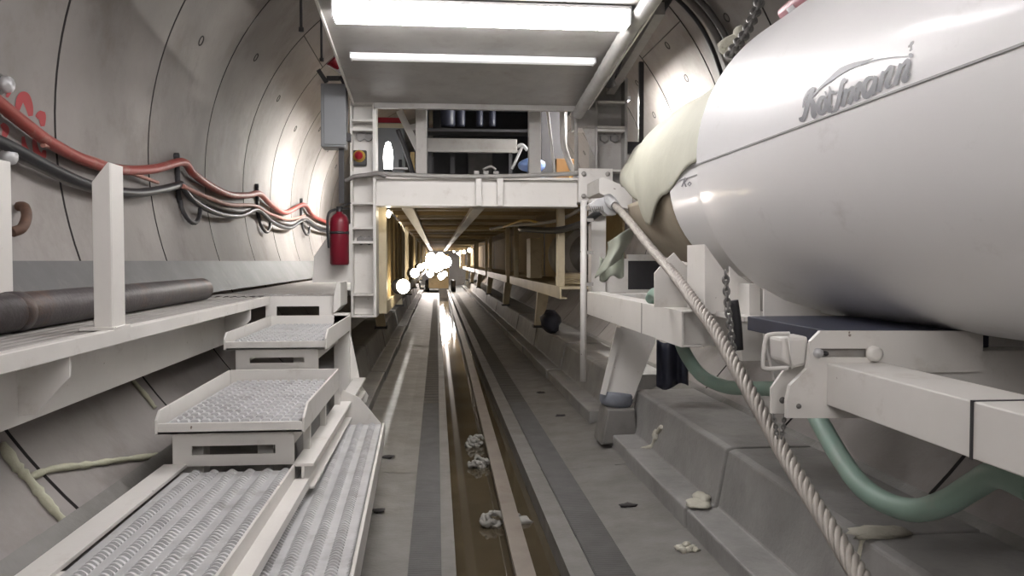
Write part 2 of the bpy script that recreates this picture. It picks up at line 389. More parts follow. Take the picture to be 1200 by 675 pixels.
# ------------------------------------------------------------------ stairs
st = thing('access_stairs', (-1.0, 4.5, 0.5), 'white steel access stairs with perforated treads stepping up to the left walkway', 'stairs')
def teeth(x, y, px=0.048, py=0.085):
    fx, fy = (x % px) / px, (y % py) / py
    if fx < 0.30: return 0.0
    if fy < 0.5: return -0.033
    return 0.010 * (1 - abs(fy - 0.72) / 0.28) + 0.002
def tread(x0, x1, y0, y1, z, zr):
    t = MB(); t.box(x0, x1, y0, y0 + 0.012, z - 0.05, z + 0.004); t.box(x0, x1, y0, y1, z - 0.05, z - 0.035)
    tp = t.build('tread', white, st, 0.003)
    heightgrid(x0 + 0.03, x1 - 0.02, y0 + 0.013, y1 - 0.02, z, teeth, int((x1 - x0 - .05) / 0.007), int((y1 - y0) / 0.0125)).build('perforated_plate', galv, tp)
    s = MB(); s.prism([(x0 - 0.012, y0, z - 0.05), (x0 - 0.012, y0, z + 0.02), (x0 - 0.012, y0 + 0.05, z + 0.06), (x0 - 0.012, y1, z + 0.075), (x0 - 0.012, y1, z - 0.05)], (0.012, 0, 0)); s.build('side_plate', white, tp, 0.002)
    s = MB(); s.prism([(x1, y0, z - 0.05), (x1, y0, z + 0.02), (x1, y0 + 0.12, z + 0.075), (x1, y1, z + 0.075), (x1, y1, z - 0.05)], (0.012, 0, 0)); s.build('side_plate', white, tp, 0.002)
    s = MB(); s.box(x0, x1, y1, y1 + 0.012, z - 0.05, z + 0.075); s.build('back_plate', white, tp, 0.002)
    a, b = x0 + 0.05, x1 - 0.05; zt = z - 0.05; h = zt - zr; yr = y0 + 0.06
    s = MB()
    s.box(a, b, yr, yr + 0.012, zt - h * 0.42, zt); s.box(a, b, yr, yr + 0.012, zr, zr + h * 0.32)
    s.box(a, a + 0.09, yr, yr + 0.012, zr + h * 0.32, zt - h * 0.42); s.box(b - 0.09, b, yr, yr + 0.012, zr + h * 0.32, zt - h * 0.42)
    s.box((a + b) / 2 - 0.03 + 0.1, (a + b) / 2 + 0.05 + 0.1, yr + 0.2, yr + 0.212, zr, zt)
    s.build('riser_panel', white, tp)
    s = MB(); s.box(b - 0.012, b, yr + 0.012, y1 - 0.3, zt - 0.07, zt); s.box(a, a + 0.012, yr + 0.012, y1 - 0.1, zt - 0.12, zt); s.build('cheek_plate', white, tp)
tread(-1.33, -0.652, 3.98, 5.36, 0.82, 0.60)
tread(-1.37, -0.736, 5.40, 6.86, 1.07, 0.88)
# top riser under the landing
m = MB(); m.box(-1.42, -0.86, 6.89, 6.905, 1.22, 1.305); m.box(-1.42, -1.33, 6.89, 6.905, 1.1, 1.22); m.box(-0.98, -0.86, 6.89, 6.905, 1.1, 1.22); m.build('top_riser', white, st)
m = MB(); m.prism([(-0.86, 6.86, 1.16), (-0.80, 6.86, 1.22), (-0.80, 6.86, 1.42), (-0.83, 6.86, 1.42), (-0.86, 6.86, 1.30)], (0, 0.5, 0)); m.build('side_rail', white, st, 0.003)
# lower platforms with ribbed planks
def ribs(x, y, px=0.083, py=0.03):
    fx = (x % px) / px
    if fx < 0.42: return 0.0
    fy = (y % py) / py
    q = math.sin((fx - 0.42) / 0.58 * PI)
    return (0.014 if fy < 0.5 else -0.028) * q
lp = MB(); lp.box(-1.325, -1.215, 2.0, 4.05, 0.595, 0.612); lp.box(-1.325, -1.31, 2.0, 4.05, 0.52, 0.6); lp.build('edge_flat', white, st, 0.002)
heightgrid(-1.195, -0.70, 2.0, 3.92, 0.600, ribs, 83, 320).build('ribbed_plank', galv, st)
m = MB(); m.box(-1.2, -0.70, 2.0, 3.95, 0.56, 0.585); m.box(-0.70, -0.688, 2.0, 3.98, 0.54, 0.612); m.box(-0.688, -0.62, 2.0, 3.98, 0.50, 0.545); m.build('plank_tray', white, st, 0.002)
sk = lambda x, y: x - (y - 3.0) * 0.024
m = MB(); m.grid(lambda u, v: (sk(-0.70 + 0.375 * u, 2.0 + 3.72 * v), 2.0 + 3.72 * v, 0.452 + ribs(u * 0.375, v * 3.72)), 62, 600, smooth=False); m.build('ribbed_plank', galv, st)
m = MB()
for (a, b, z0, z1) in ((-0.318, -0.304, 0.33, 0.462), (-0.715, -0.70, 0.33, 0.47)):
    m.prism([(sk(a, 2.0), 2.0, z0), (sk(b, 2.0), 2.0, z0), (sk(b, 2.0), 2.0, z1), (sk(a, 2.0), 2.0, z1)], (sk(a, 5.72) - sk(a, 2), 3.72, 0))
m.prism([(sk(-0.70, 2), 2.0, 0.42), (sk(-0.318, 2), 2.0, 0.42), (sk(-0.318, 2), 2.0, 0.435), (sk(-0.70, 2), 2.0, 0.435)], (sk(0, 5.72) - sk(0, 2), 3.72, 0))
m.build('plank_tray', white, st, 0.002)
m = MB(); m.prism([pY(402, 457, 5.74), pY(421, 466, 5.74), pY(447, 497, 5.74), pY(447, 512, 5.74), pY(374, 512, 5.74)], (0, 0.014, 0)); m.build('end_plate', white, st, 0.002)
m = MB(); m.box(-0.70, -0.60, 3.99, 6.9, 0.60, 0.615); m.box(-0.66, -0.645, 3.99, 6.9, 0.50, 0.60); m.box(-0.70, -0.60, 3.99, 6.9, 0.49, 0.502); m.build('stringer', white, st, 0.002)
for yy in (4.3, 4.9, 5.6):
    m = MB(); m.box(-0.70, -0.665, yy, yy + 0.04, 0.615, 0.772); m.build('strut', white, st, 0.002)
m = MB(); m.box(-0.86, -0.73, 6.86, 6.99, 0.10, 1.16); m.build('support_post', white, st, 0.004)
m = MB(); m.prism([(-0.729, 6.9, 1.0), (-0.64, 6.9, 0.55), (-0.58, 6.9, 0.46), (-0.60, 6.9, 0.40), (-0.729, 6.9, 0.40)], (0, 0.014, 0)); m.build('gusset', white, st, 0.002)
m = MB(); m.box(-1.30, -1.18, 4.2, 4.32, 0.50, 0.77); m.build('stub_leg', white, st, 0.003)
m = MB(); m.box(-1.30, -1.18, 2.6, 2.72, 0.49, 0.595); m.build('stub_leg', white, st, 0.003)

# ------------------------------------------------------------------ gutter beam, rags
gb = thing('gutter_beam', (0.46, 5, -0.2), 'long worn steel beam lying lengthwise in the water-filled floor gutter', 'beam')
Pn = [Vector((0.435, 1.5, -0.0)), Vector((0.445, 4.0, -0.0)), Vector((0.48, 8.0, 0.0)), Vector((0.54, 18.0, 0.0)), Vector((0.58, 45, 0.0))]
path = smooth_path(Pn, 6)
m = MB(); n = len(path); vs = []
for p in path:
    for dx, dz in ((-0.05, 0.0), (0.05, 0.0), (0.05, -0.03), (0.02, -0.035), (0.02, -0.27), (-0.02, -0.27), (-0.02, -0.035), (-0.05, -0.03)): vs.append((p.x + dx, p.y, p.z + dz + 0.012))
m.add(vs, [(i * 8 + k, i * 8 + (k + 1) % 8, (i + 1) * 8 + (k + 1) % 8, (i + 1) * 8 + k) for i in range(n - 1) for k in range(8)])
m.build('rail_section', railm, gb)
for i, (px, py) in enumerate(((578, 612), (562, 545), (556, 520))):
    p = pZ(px, py, -0.10)
    m = MB()
    R = random.Random(i + 3)
    for q in range(3):
        loop = [(p.x + (0.05 + 0.02 * R.random()) * math.cos(t) + 0.02 * q - 0.02, p.y + (0.05 + 0.03 * R.random()) * math.sin(t), -0.125 + 0.05 * R.random() + 0.02 * q) for t in [2 * PI * k / 11 for k in range(9)]]
        m.tube(smooth_path(loop, 3), [0.010 + 0.010 * R.random() for _ in range(25)], 7)
    m.blob((p.x + 0.02, p.y + 0.02, -0.13), 0.05, 0.05, 0.03, 12, 7, 0.45, seed=i)
    tag(recentre(m.build('rag', rag)), ('crumpled pale rag looped beside the gutter beam, the nearest one', 'small pale rag caught beside the gutter beam, second from the front', 'small grey rag in the gutter behind two nearer rags')[i], 'rag', 'rags in the gutter')
p = pZ(613, 610, -0.11); m = MB(); m.blob((p.x, p.y, -0.12), 0.06, 0.05, 0.04, seed=21); m.blob((p.x - 0.04, p.y + 0.03, -0.10), 0.03, 0.03, 0.03, seed=22)
tag(recentre(m.build('rag', rag)), 'little wet rag lump on the right side of the gutter beam', 'rag', 'rags in the gutter')

# grout spills and debris
for i, (px, py, lab) in enumerate(((768, 512, 'pale grout spill dripping down the kerb joint beside the slanted leg'), (817, 588, 'two flat grout lumps on the kerb step at the middle joint'), (1030, 624, 'pale grout crust on the kerb top under the wire rope'))):
    m = MB()
    if i == 0:
        pts = [pX(775, 500, 1.66), pX(768, 510, 1.65), pX(765, 522, 1.645), pX(752, 526, 1.58)]
        m.tube(smooth_path(pts, 4), 0.017, 7)
        m.blob(pts[1], 0.02, 0.05, 0.05, seed=4)
    elif i == 1:
        p = pZ(817, 590, 0.165); m.blob(p, 0.07, 0.10, 0.015, seed=3); p = pZ(822, 582, 0.175); m.blob((p.x, p.y, 0.17), 0.05, 0.09, 0.025, seed=5)
        p = pX(838, 575, 1.66); m.tube([(1.645, p.y, 0.16), (1.67, p.y, 0.30), (1.695, p.y, 0.44)], 0.008, 6)
    else:
        p = pZ(1030, 624, 0.505); m.blob((p.x, p.y, 0.505), 0.13, 0.06, 0.022, n=14, jit=0.3, seed=6); m.tube([(1.70, p.y - 0.02, 0.50), (1.685, p.y - 0.02, 0.42), (1.66, p.y - 0.01, 0.30)], 0.014, 7)
    tag(recentre(m.build('grout_spill', grout)), lab, 'grout')
p = pZ(808, 643, 0.02); m = MB()
for k in range(7): m.blob((p.x + random.uniform(-.06, .06), p.y + random.uniform(-.06, .06), 0.03), 0.025, 0.025, 0.015, 7, 4, 0.4, k)
tag(recentre(m.build('grout_crumbs', grout)), 'small heap of pale grout crumbs on the sloped floor', 'rubble', kind='stuff')
deb = [(657, 487, 'dark flake of debris on the floor below the near leg'), (635, 460, 'dark scrap on the sloped floor left of the tall pipe'), (735, 592, 'dark sliver of debris on floor beside the kerb'), (455, 535, 'dark scrap beside the lower ribbed plank'), (441, 598, 'dark flat chip close to the lower ribbed plank front')]
for i, (px, py, lab) in enumerate(deb):
    p = pZ(px, py, 0.02); m = MB(); m.blob((p.x, p.y, 0.02), 0.055, 0.03, 0.012, 9, 5, 0.4, i + 70)
    tag(recentre(m.build('debris_scrap', gasket)), lab, 'debris', 'dark scraps on the floor')

# sealant beads bottom left
def bead(pts, r, lab, mm=sealm):
    m = MB(); P = smooth_path(pts, 5); m.tube(P, [r * (0.7 + 0.6 * random.random()) for _ in P], 7)
    return tag(recentre(m.build('sealant_bead', mm)), lab, 'sealant', 'sealant beads on the lower left lining')
LL = lambda px, py: pcyl(px, py, LC, LR - 0.012)
bead([LL(2, 520), LL(18, 545), LL(34, 562), LL(52, 585), LL(70, 606), LL(88, 622)], 0.02, 'yellowish sealant bead running down the lower left lining joint')
bead([LL(34, 560), LL(60, 550), LL(100, 545), LL(140, 539), LL(184, 534)], 0.015, 'yellowish sealant bead running sideways to the stairs')
bead([LL(150, 440), LL(168, 460), LL(182, 478)], 0.012, 'short sealant bead under the walkway behind the stairs')

# ------------------------------------------------------------------ portal of the gantry
g = thing('gantry_portal', (0.4, 8.1, 1.05), 'pale steel gantry portal with two ribbed columns, cross beam and overhanging canopy', 'gantry')
def column(x0, x1, z0, z1, stiff, bolts):
    m = MB(); m.box(x0 + 0.02, x1 - 0.02, 8.16, 8.18, z0, z1); m.box(x0, x0 + 0.022, 8.0, 8.34, z0, z1); m.box(x1 - 0.03, x1, 8.0, 8.34, z0, z1)
    c = m.build('column', dull if x0 > 0 else white, g, 0.003)  # right column painted duller to hold its shade
    for z in stiff:
        s = MB(); s.box(x0 + 0.02, x1 - 0.025, 8.0, 8.16, z - 0.012, z + 0.012); s.build('stiffener', white, c, 0.002)
    for z in bolts:
        for xx in (0.36, 0.68):
            s = MB(); s.lathe((x0 + (x1 - x0) * xx, 8.16, z), (0, -1, 0), [(0.03, 0), (0.03, 0.012), (0.045, 0.012), (0.045, 0.05), (0.0, 0.05)], 6, smooth=False); s.build('bolt', steel, c)
    return c
column(-0.835, -0.588, 1.05, 3.15, [1.06, 1.27, 1.78, 1.92, 2.16, 2.45, 2.87, 2.96, 3.14], [1.80, 2.82])
column(1.575, 1.90, 2.18, 3.42, [3.41, 3.18, 2.93, 2.90, 2.50], [2.84])
m = MB(); m.box(1.38, 1.574, 8.0, 8.3, 2.92, 3.13); m.prism([(1.45, 8.02, 2.92), (1.574, 8.02, 2.92), (1.574, 8.02, 2.62)], (0, 0.02, 0)); m.build('haunch', dull, g, 0.003)
# cross beam: top flange, web, ribs, bottom flange
m = MB(); m.box(-0.588, 1.40, 8.0, 8.26, 2.40, 2.425); m.box(-0.588, 1.40, 8.06, 8.08, 2.15, 2.40); m.box(-0.588, 1.40, 8.0, 8.26, 2.135, 2.155)
cb = m.build('cross_beam', white, g, 0.003)
for px in (561, 586):
    x = pY(px, 220, 8.0).x; s = MB(); s.box(x - 0.03, x + 0.03, 7.985, 8.06, 2.14, 2.42); s.build('rib', white, cb, 0.003)
m = MB(); P = [(-0.6 + 0.2 * k, 7.99, 2.435 + 0.03 * math.sin(k * 0.33 + 0.2) * (0 if k < 0 else -1) + 0.02) for k in range(11)]
m.tube(smooth_path(P, 3), 0.022, 8); tag(recentre(m.build('conduit', dull)), 'grey sagging conduit running along top edge of the cross beam', 'conduit')
# end box with bolts
m = MB(); m.box(1.40, 1.745, 7.96, 8.3, 2.18, 2.515); eb = m.build('end_box', white, g, 0.006)
for x, z in ((1.45, 2.46), (1.45, 2.24), (1.69, 2.46)):
    s = MB(); s.lathe((x, 7.96, z), (0, -1, 0), [(0.024, 0), (0.024, 0.018), (0.0, 0.02)], 12); s.build('bolt', dull, eb)
# posts of the upper deck
for px0, px1, mm in ((487, 500, cream), (620, 634, cream)):
    a = pY(px0, 160, 8.4).x; b = pY(px1, 160, 8.4).x
    m = MB(); m.box(a, b, 8.4, 8.52, 2.43, 3.2); m.build('upper_post', dull, g, 0.004)
# canopy
def cz(y): return 3.12 + (7.95 - y) * 0.094
CX0, CX1, CY0 = -0.80, 1.50, 1.2
m = MB()
m.prism([(CX0, CY0, cz(CY0)), (CX0, 7.95, cz(7.95)), (CX0, 7.95, cz(7.95) + 0.14), (CX0, CY0, cz(CY0) + 0.10)], (CX1 - CX0, 0, 0))
cp = m.build('canopy', dull, g, 0.006)
m = MB(); m.box(CX0 + 0.2, CX1 - 0.05, 7.93, 7.99, cz(7.95) - 0.05, cz(7.95) + 0.05); m.build('rear_lip', dull, cp, 0.004)
for x in (CX0, CX1 - 0.014):
    m = MB(); m.prism([(x, CY0, cz(CY0) - 0.03), (x, 7.95, cz(7.95) - 0.03), (x, 7.95, cz(7.95)), (x, CY0, cz(CY0))], (0.014, 0, 0)); m.build('side_lip', white, cp)
# front gantry rail that carries the canopy to the near trailer
m = MB(); m.bar((1.72, 7.99, 3.3), (1.72, 6.2, 3.55), 0.08, 0.1); m.build('canopy_arm', dull, g)
# fluorescent fixtures
def fixture(y, x0, x1, h, d, lab, mm, tubes, drop=0.02):
    z = cz(y)
    t = thing('fluorescent_light', ((x0 + x1) / 2, y, z - h), lab, 'light', 'lights under the canopy')
    m = MB(); m.box(x0, x1, y - d / 2, y + d / 2, z - 0.022, z - 0.001); m.build('housing', lightp, t, 0.003)
    m = MB()
    q = [(x0 + 0.01, y - d / 2 + 0.01, z - 0.022), (x0 + 0.01, y + d / 2 - 0.01, z - 0.022), (x0 + 0.01, y + d / 2 - 0.03, z - h), (x0 + 0.01, y - d / 2 + 0.02, z - h)]
    m.prism(q, (x1 - x0 - 0.02, 0, 0)); m.build('diffuser', mm, t, 0.004)
    for x in (x0, x1 - 0.012):
        m = MB(); m.box(x, x + 0.012, y - d / 2, y + d / 2, z - h, z - 0.001); m.build('end_cap', lightp, t)
fixture(5.60, -0.69, 1.33, 0.125, 0.20, 'bright fluorescent batten light at the front of the canopy underside', tube_e, 2)
fixture(6.60, -0.68, 1.29, 0.045, 0.12, 'dimmer long batten light further back under the canopy', tube_s, 1)
for y, lab in ((4.5, 'added fluorescent batten light under the canopy just above the top of the photo'), (3.1, 'added fluorescent batten light under the canopy over the near stairs'), (1.7, 'added fluorescent batten light under the canopy above the photographer')):
    fixture(y, -0.74, 0.16, 0.09, 0.20, lab, tube_fill_near, 2)  # added unseen lamps that brighten the fan and near stairs
# lights on the outer sides of the gantry
def batten(x, y, z, lab):
    t = thing('fluorescent_light', (x, y, z), lab, 'light', 'tunnel crown lights')
    m = MB(); m.box(x - 0.06, x + 0.06, y - 0.65, y + 0.65, z, z + 0.05); m.build('housing', lightp, t, 0.004)
    m = MB(); m.cyl((x, y - 0.62, z - 0.025), (x, y + 0.62, z - 0.025), 0.024, 12); m.build('tube', tube_b, t)
    return t

# ------------------------------------------------------------------ things on and around the left column
ex = thing('fire_extinguisher', (-0.91, 7.72, 1.56), 'red fire extinguisher hanging on grey plate left of the gantry column', 'fire extinguisher')
m = MB(); m.lathe((-0.91, 7.74, 1.56), (0, 0, 1), [(0, 0), (0.075, 0), (0.088, 0.015), (0.088, 0.40), (0.08, 0.44), (0.05, 0.475), (0.03, 0.485), (0.03, 0.50), (0, 0.5)], 28); m.build('body', mat('shade darkened red paint', (0.20, 0.008, 0.022), (0.16, 0.006, 0.018), 0.35), ex)  # red darkened in the paint for the shade it hangs in
m = MB(); m.lathe((-0.91, 7.74, 2.055), (0, 0, 1), [(0.028, 0), (0.03, 0.05), (0, 0.052)], 14); m.bar((-0.91, 7.74, 2.10), (-0.80, 7.70, 2.14), 0.02, 0.012); m.bar((-0.91, 7.74, 2.085), (-0.81, 7.70, 2.09), 0.02, 0.01); m.build('valve', black, ex)
m = MB(); m.tube(smooth_path([(-0.94, 7.72, 2.08), (-1.0, 7.68, 2.04), (-1.01, 7.67, 1.9), (-1.0, 7.68, 1.72)], 6), 0.013, 8); m.build('hose', black, ex)
m = MB(); m.lathe((-0.91, 7.74, 1.85), (0, 0, 1), [(0.0885, 0), (0.0905, 0), (0.0905, 0.025), (0.0885, 0.025)], 28); m.build('strap', dark, ex)
m = MB(); m.prism([pY(366, 331, 7.85), pY(412, 331, 7.85), pY(412, 262, 7.85), pY(390, 268, 7.85), pY(368, 300, 7.85)], (0, 0.02, 0))
tag(recentre(m.build('mounting_plate', white)), 'pale steel plate with sloped corner standing behind the fire extinguisher', 'plate')
bx = thing('electrical_box', (-0.99, 7.75, 2.66), 'grey rectangular enclosure hung beside top of left gantry column', 'electrical box')
a = pY(376, 172, 7.7); b = pY(404, 98, 7.7)
m = MB(); m.box(a.x, b.x, 7.7, 7.95, a.z, b.z); m.build('enclosure', greyb, bx, 0.01)
m = MB(); m.box(a.x + 0.03, b.x + 0.01, 7.685, 7.70, a.z + 0.02, b.z - 0.02); m.build('door_panel', greyb, bx, 0.006)
m = MB(); m.box(b.x + 0.012, b.x + 0.05, 7.7, 7.8, a.z + 0.06, a.z + 0.13); m.build('latch', dark, bx)
m = MB(); m.bar(pY(373, 82, 7.75), pY(383, 97, 7.75), 0.03, 0.04); m.bar(pY(383, 92, 7.75), pY(398, 92, 7.75), 0.04, 0.04); m.tube(smooth_path([pY(398, 90, 7.74), pY(404, 100, 7.74), pY(406, 125, 7.74), pY(405, 160, 7.74)], 5), 0.018, 8); m.build('bracket', dark, bx)
bc = thing('beacon', tuple(pY(393, 82, 7.8)), 'small red and white warning horn above the grey enclosure', 'beacon')
m = MB(); m.lathe(pY(397, 80, 7.8), (-0.5, -0.3, 0.5), [(0.02, 0), (0.035, 0.03), (0.055, 0.09), (0.06, 0.10), (0, 0.10)], 16); m.build('horn', redp, bc)
m = MB(); m.bar(pY(386, 76, 7.8), pY(404, 88, 7.8), 0.02, 0.03); m.build('bracket', lightp, bc)
m = MB(); m.box(pY(397, 200, 7.8).x, pY(403, 200, 7.8).x, 7.80, 7.84, pY(400, 238, 7.8).z, pY(400, 172, 7.8).z + 0.01)
tag(recentre(m.build('pole', dark)), 'dark thin upright pole below the grey enclosure and above extinguisher', 'pole')
es = thing('emergency_stop', tuple(pY(421, 183, 8.1)), 'red emergency stop button with yellow collar on the left column', 'button')
c = pY(421, 183, 8.10)
m = MB(); m.box(c.x - 0.07, c.x + 0.07, 8.10, 8.155, c.z - 0.09, c.z + 0.06); m.build('housing', dark, es, 0.01)
m = MB(); m.lathe((c.x, 8.10, c.z), (0, -1, 0), [(0.06, 0), (0.06, 0.012), (0.0, 0.013)], 20); m.build('collar', yellow, es)
m = MB(); m.lathe((c.x, 8.088, c.z), (0, -1, 0), [(0.02, 0), (0.02, 0.03), (0.04, 0.035), (0.04, 0.05), (0.0, 0.06)], 20); m.build('push_button', redp, es)
m = MB(); m.tube(smooth_path([pY(405, 212, 8.0), pY(416, 207, 7.97), pY(430, 205, 7.97), pY(443, 203, 7.95), pY(452, 207, 7.97)], 6), 0.022, 8)
tag(recentre(m.build('cable', greyc)), 'grey cable looping off the left column onto the cross beam', 'cable')

# hanging rods left of canopy
for i, (px, py0, py1, Y, lab) in enumerate(((353, -8, 37, 6.3, 'thin dark hanger rod left of the canopy, the nearer of two'), (377, -4, 72, 7.6, 'thin dark hanger rod dropping to the red horn'))):
    a = pY(px, py1, Y); m = MB(); m.cyl(a, (a.x, a.y, LC[1] + math.sqrt(LR ** 2 - (a.x - LC[0]) ** 2)), 0.011, 8); m.lathe(a, (0, 0, 1), [(0, 0), (0.02, 0), (0.02, 0.03), (0.011, 0.03)], 10)
    tag(recentre(m.build('hanger_rod', dark)), lab, 'rod', 'hanger rods')

# ------------------------------------------------------------------ upper deck things seen over the cross beam
m = MB(); m.box(-0.588, 1.9, 8.27, 14, 2.36, 2.40); m.build('upper_deck', dull, g)
ul = thing('upright_lamp', tuple(pY(455, 205, 9.2)), 'glowing white upright lamp standing on the upper deck near left column', 'lamp')
a = pY(455, 201, 9.2); b = pY(455, 166, 9.2)
zb = 2.40
m = MB(); m.lathe((a.x, 9.2, a.z), (0, 0, 1), [(0.0, 0), (0.045, 0.02), (0.055, 0.15), (0.05, b.z - a.z - 0.1), (0.025, b.z - a.z - 0.01), (0, b.z - a.z)], 16); m.build('lamp_glass', lamp_u, ul)
m = MB(); m.cyl((a.x, 9.2, zb), (a.x, 9.2, a.z + 0.02), 0.05, 12); m.build('lamp_base', dark, ul)
m = MB(); p0 = pY(440, 142, 10.0); p1 = pY(473, 150, 10.0); m.box(p0.x, p1.x, 10.0, 10.02, 2.40, p1.z + 0.12)
cbn = thing('cabinet', (p0.x, 10, 2.4), 'pale cabinet with a red top stripe at the left of the upper deck', 'cabinet')
m = MB(); q = pY(440, 205, 10.); m.box(p0.x, p1.x, 10.0, 10.4, 2.405, p0.z + 0.05); m.build('body', greyb, cbn, 0.005)
m = MB(); z0 = pY(450, 144, 10.).z; z1 = pY(450, 138, 10.).z; m.box(p0.x, p1.x, 9.985, 9.999, z0, z1); m.build('red_stripe', redp, cbn)
m = MB(); z0 = pY(450, 150, 10.).z; z1 = pY(450, 145, 10.).z; m.box(p0.x, p1.x, 9.96, 9.999, z0, z1); m.build('yellowish_shelf', cream, cbn)
m = MB(); z0 = pY(450, 197, 10.).z; m.box(pY(461, 0, 10).x, p1.x + 0.05, 9.9, 9.999, z0 - 0.02, z0); m.build('ledge', lightp, cbn)
m = MB(); c = pY(469, 190, 9.94); m.cyl((c.x, 9.94, c.z - 0.06), (c.x, 9.94, c.z + 0.03), 0.018, 10); m.build('switch', dark, cbn)
m = MB(); m.bar(pY(468, 130, 8.9), pY(490, 175, 8.9), 0.07, 0.07); m.bar(pY(478, 150, 8.9), pY(488, 148, 8.9), 0.03, 0.06)
tag(recentre(m.build('diagonal_strut', white)), 'white diagonal strut above the upright lamp on the upper deck', 'strut')
m = MB(); m.tube(smooth_path([pY(466, 152, 8.8), pY(474, 172, 8.8), pY(480, 190, 8.8), pY(484, 205, 8.8)], 5), 0.025, 8)
tag(recentre(m.build('dark_pipe', dark)), 'dark sloping pipe beside the white diagonal strut', 'pipe')
m = MB(); p0 = pY(481, 205, 9.0); p1 = pY(485, 178, 9.0); m.box(p0.x, p1.x + 0.01, 9.0, 9.1, 2.405, p1.z)
tag(recentre(m.build('yellow_guard', yellow, bevel=0.004)), 'narrow yellow guard behind the left upper post', 'guard')
dk = thing('equipment_cabinet', (0.3, 10, 2.4), 'dark equipment housing filling the middle of the upper deck', 'cabinet')
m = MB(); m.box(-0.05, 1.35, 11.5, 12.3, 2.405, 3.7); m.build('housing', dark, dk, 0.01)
m = MB(); m.box(-0.14, -0.11, 8.55, 12.3, 2.405, 3.7); m.build('side_panel', dark, dk)  # added partition that keeps flank light out of the deck opening
m = MB(); m.box(1.33, 1.36, 10.45, 12.3, 2.405, 3.7); m.build('side_panel', dark, dk)  # added partition, blocks light from the right side
m = MB(); m.box(-0.14, 1.9, 8.3, 12.3, 3.7, 3.73); m.build('shade_roof_panel', dark, dk)  # added roof, keeps the upper deck interior dark
m = MB(); x0 = pY(548, 0, 11.4).x; x1 = pY(577, 0, 11.4).x; m.box(x0, x1, 11.4, 11.5, pY(560, 204, 11.4).z, pY(560, 177, 11.4).z); m.build('grey_panel', steel, dk, 0.01)
for px in (505, 530):
    x = pY(px, 0, 10.6).x; m = MB(); m.box(x - 0.03, x + 0.03, 10.6, 10.68, 2.405, 2.95); m.build('stand', dark, dk)
hd = thing('air_duct', (0.5, 10, 2.8), 'horizontal grey duct crossing the dark upper deck opening', 'duct')
p0 = pY(500, 176, 9.6); p1 = pY(606, 163, 9.6)
m = MB(); m.box(p0.x, p1.x, 9.6, 9.8, p0.z, p1.z); m.build('duct_body', dull, hd, 0.01)
m = MB(); m.box(p0.x, p1.x + 0.03, 9.57, 9.6, p0.z - 0.02, p0.z + 0.01); m.build('flange', dull, hd, 0.003)
for px in (503, 598):
    x = pY(px, 0, 9.7).x; m = MB(); m.box(x - 0.02, x + 0.02, 9.66, 9.74, 2.402, p0.z); m.build('leg', dark, hd)
for i, (px, w, mm, lab) in enumerate(((525, 17, navy, 'wide dark blue vertical canister above the duct'), (540, 10, navy, 'slim dark blue canister right of the wide one above the duct'), (562, 8, navy, 'dark blue hanging hose third from the left above the duct'), (577, 8, navy, 'dark blue hanging hose at the right end above the duct'))):
    c = pY(px, 130, 10.2); lo = pY(px, 148, 10.2).z; r = w * 10.2 / F / 2
    m = MB(); m.lathe((c.x, 10.2, lo), (0, 0, 1), [(0, 0), (r * 0.9, 0), (r, 0.02), (r, 0.6), (0, 0.6)], 16); tag(recentre(m.build('canister', mm)), lab, 'canister')
m = MB(); p0 = pY(500, 151, 10.1); p1 = pY(625, 156, 10.1); m.box(p0.x, p1.x, 10.05, 10.4, p1.z, p0.z); tag(recentre(m.build('rack_shelf', dark)), 'dark shelf carrying the canisters across the upper deck', 'shelf')
for i, (px, py, w, h, lab) in enumerate(((624, 186, 34, 22, 'upper blue plastic sack on the deck behind the right upper post'), (625, 200, 36, 16, 'lower pale blue plastic sack under the other one'))):
    c = pY(px, py, 8.9); r = w * 8.9 / F / 2
    zc = 2.405 + 0.085 + (0.165 if i == 0 else 0)
    m = MB(); m.blob((c.x, 8.95, zc), r, 0.16, 0.085, 14, 8, 0.12, 31 + i); tag(recentre(m.build('plastic_sack', bluep, sub=1)), lab, 'sack', 'blue sacks on the upper deck')
m = MB(); m.tube(smooth_path([pY(606, 172, 8.8), pY(612, 170, 8.8), pY(618, 176, 8.8)], 4), 0.02, 8); m.tube([pY(612, 172, 8.8), pY(600, 198, 8.8)], 0.015, 8); tag(recentre(m.build('white_strap', lightp)), 'white strap lying over the blue sacks', 'strap')
bb = thing('board_box', tuple(pY(664, 205, 9.3)), 'orange-brown box standing right of the blue sacks', 'box')
p0 = pY(652, 203, 9.3); p1 = pY(676, 186, 9.3); m = MB(); m.box(p0.x, p1.x, 9.3, 9.6, 2.402, p1.z); m.build('box_body', orange, bb, 0.006)
m = MB(); m.box(p0.x + (p1.x - p0.x) * .62, p0.x + (p1.x - p0.x) * .70, 9.292, 9.3, 2.405, p1.z - 0.005); m.build('yellow_band', yellow, bb)
m = MB(); p0 = pY(634, 150, 9.9); p1 = pY(656, 204, 9.9); m.box(p0.x, pY(665, 0, 9.9).x, 9.9, 10.3, 2.402, 3.6); tag(recentre(m.build('dark_locker', dark, bevel=0.01)), 'tall dark locker behind the orange-brown box', 'locker')
m = MB(); m.tube(smooth_path([pY(659, 128, 8.5), pY(660, 165, 8.5), pY(664, 182, 8.5), pY(673, 204, 8.5)], 5), 0.032, 10); tag(recentre(m.build('grey_pipe', dull)), 'pale grey bent pipe descending right of the orange-brown box', 'pipe')
m = MB(); m.tube(smooth_path([pY(641, 126, 8.45), pY(645, 160, 8.45), pY(650, 204, 8.45)], 5), 0.016, 8); tag(recentre(m.build('thin_pipe', dull)), 'thin grey tube beside the right upper post', 'pipe')
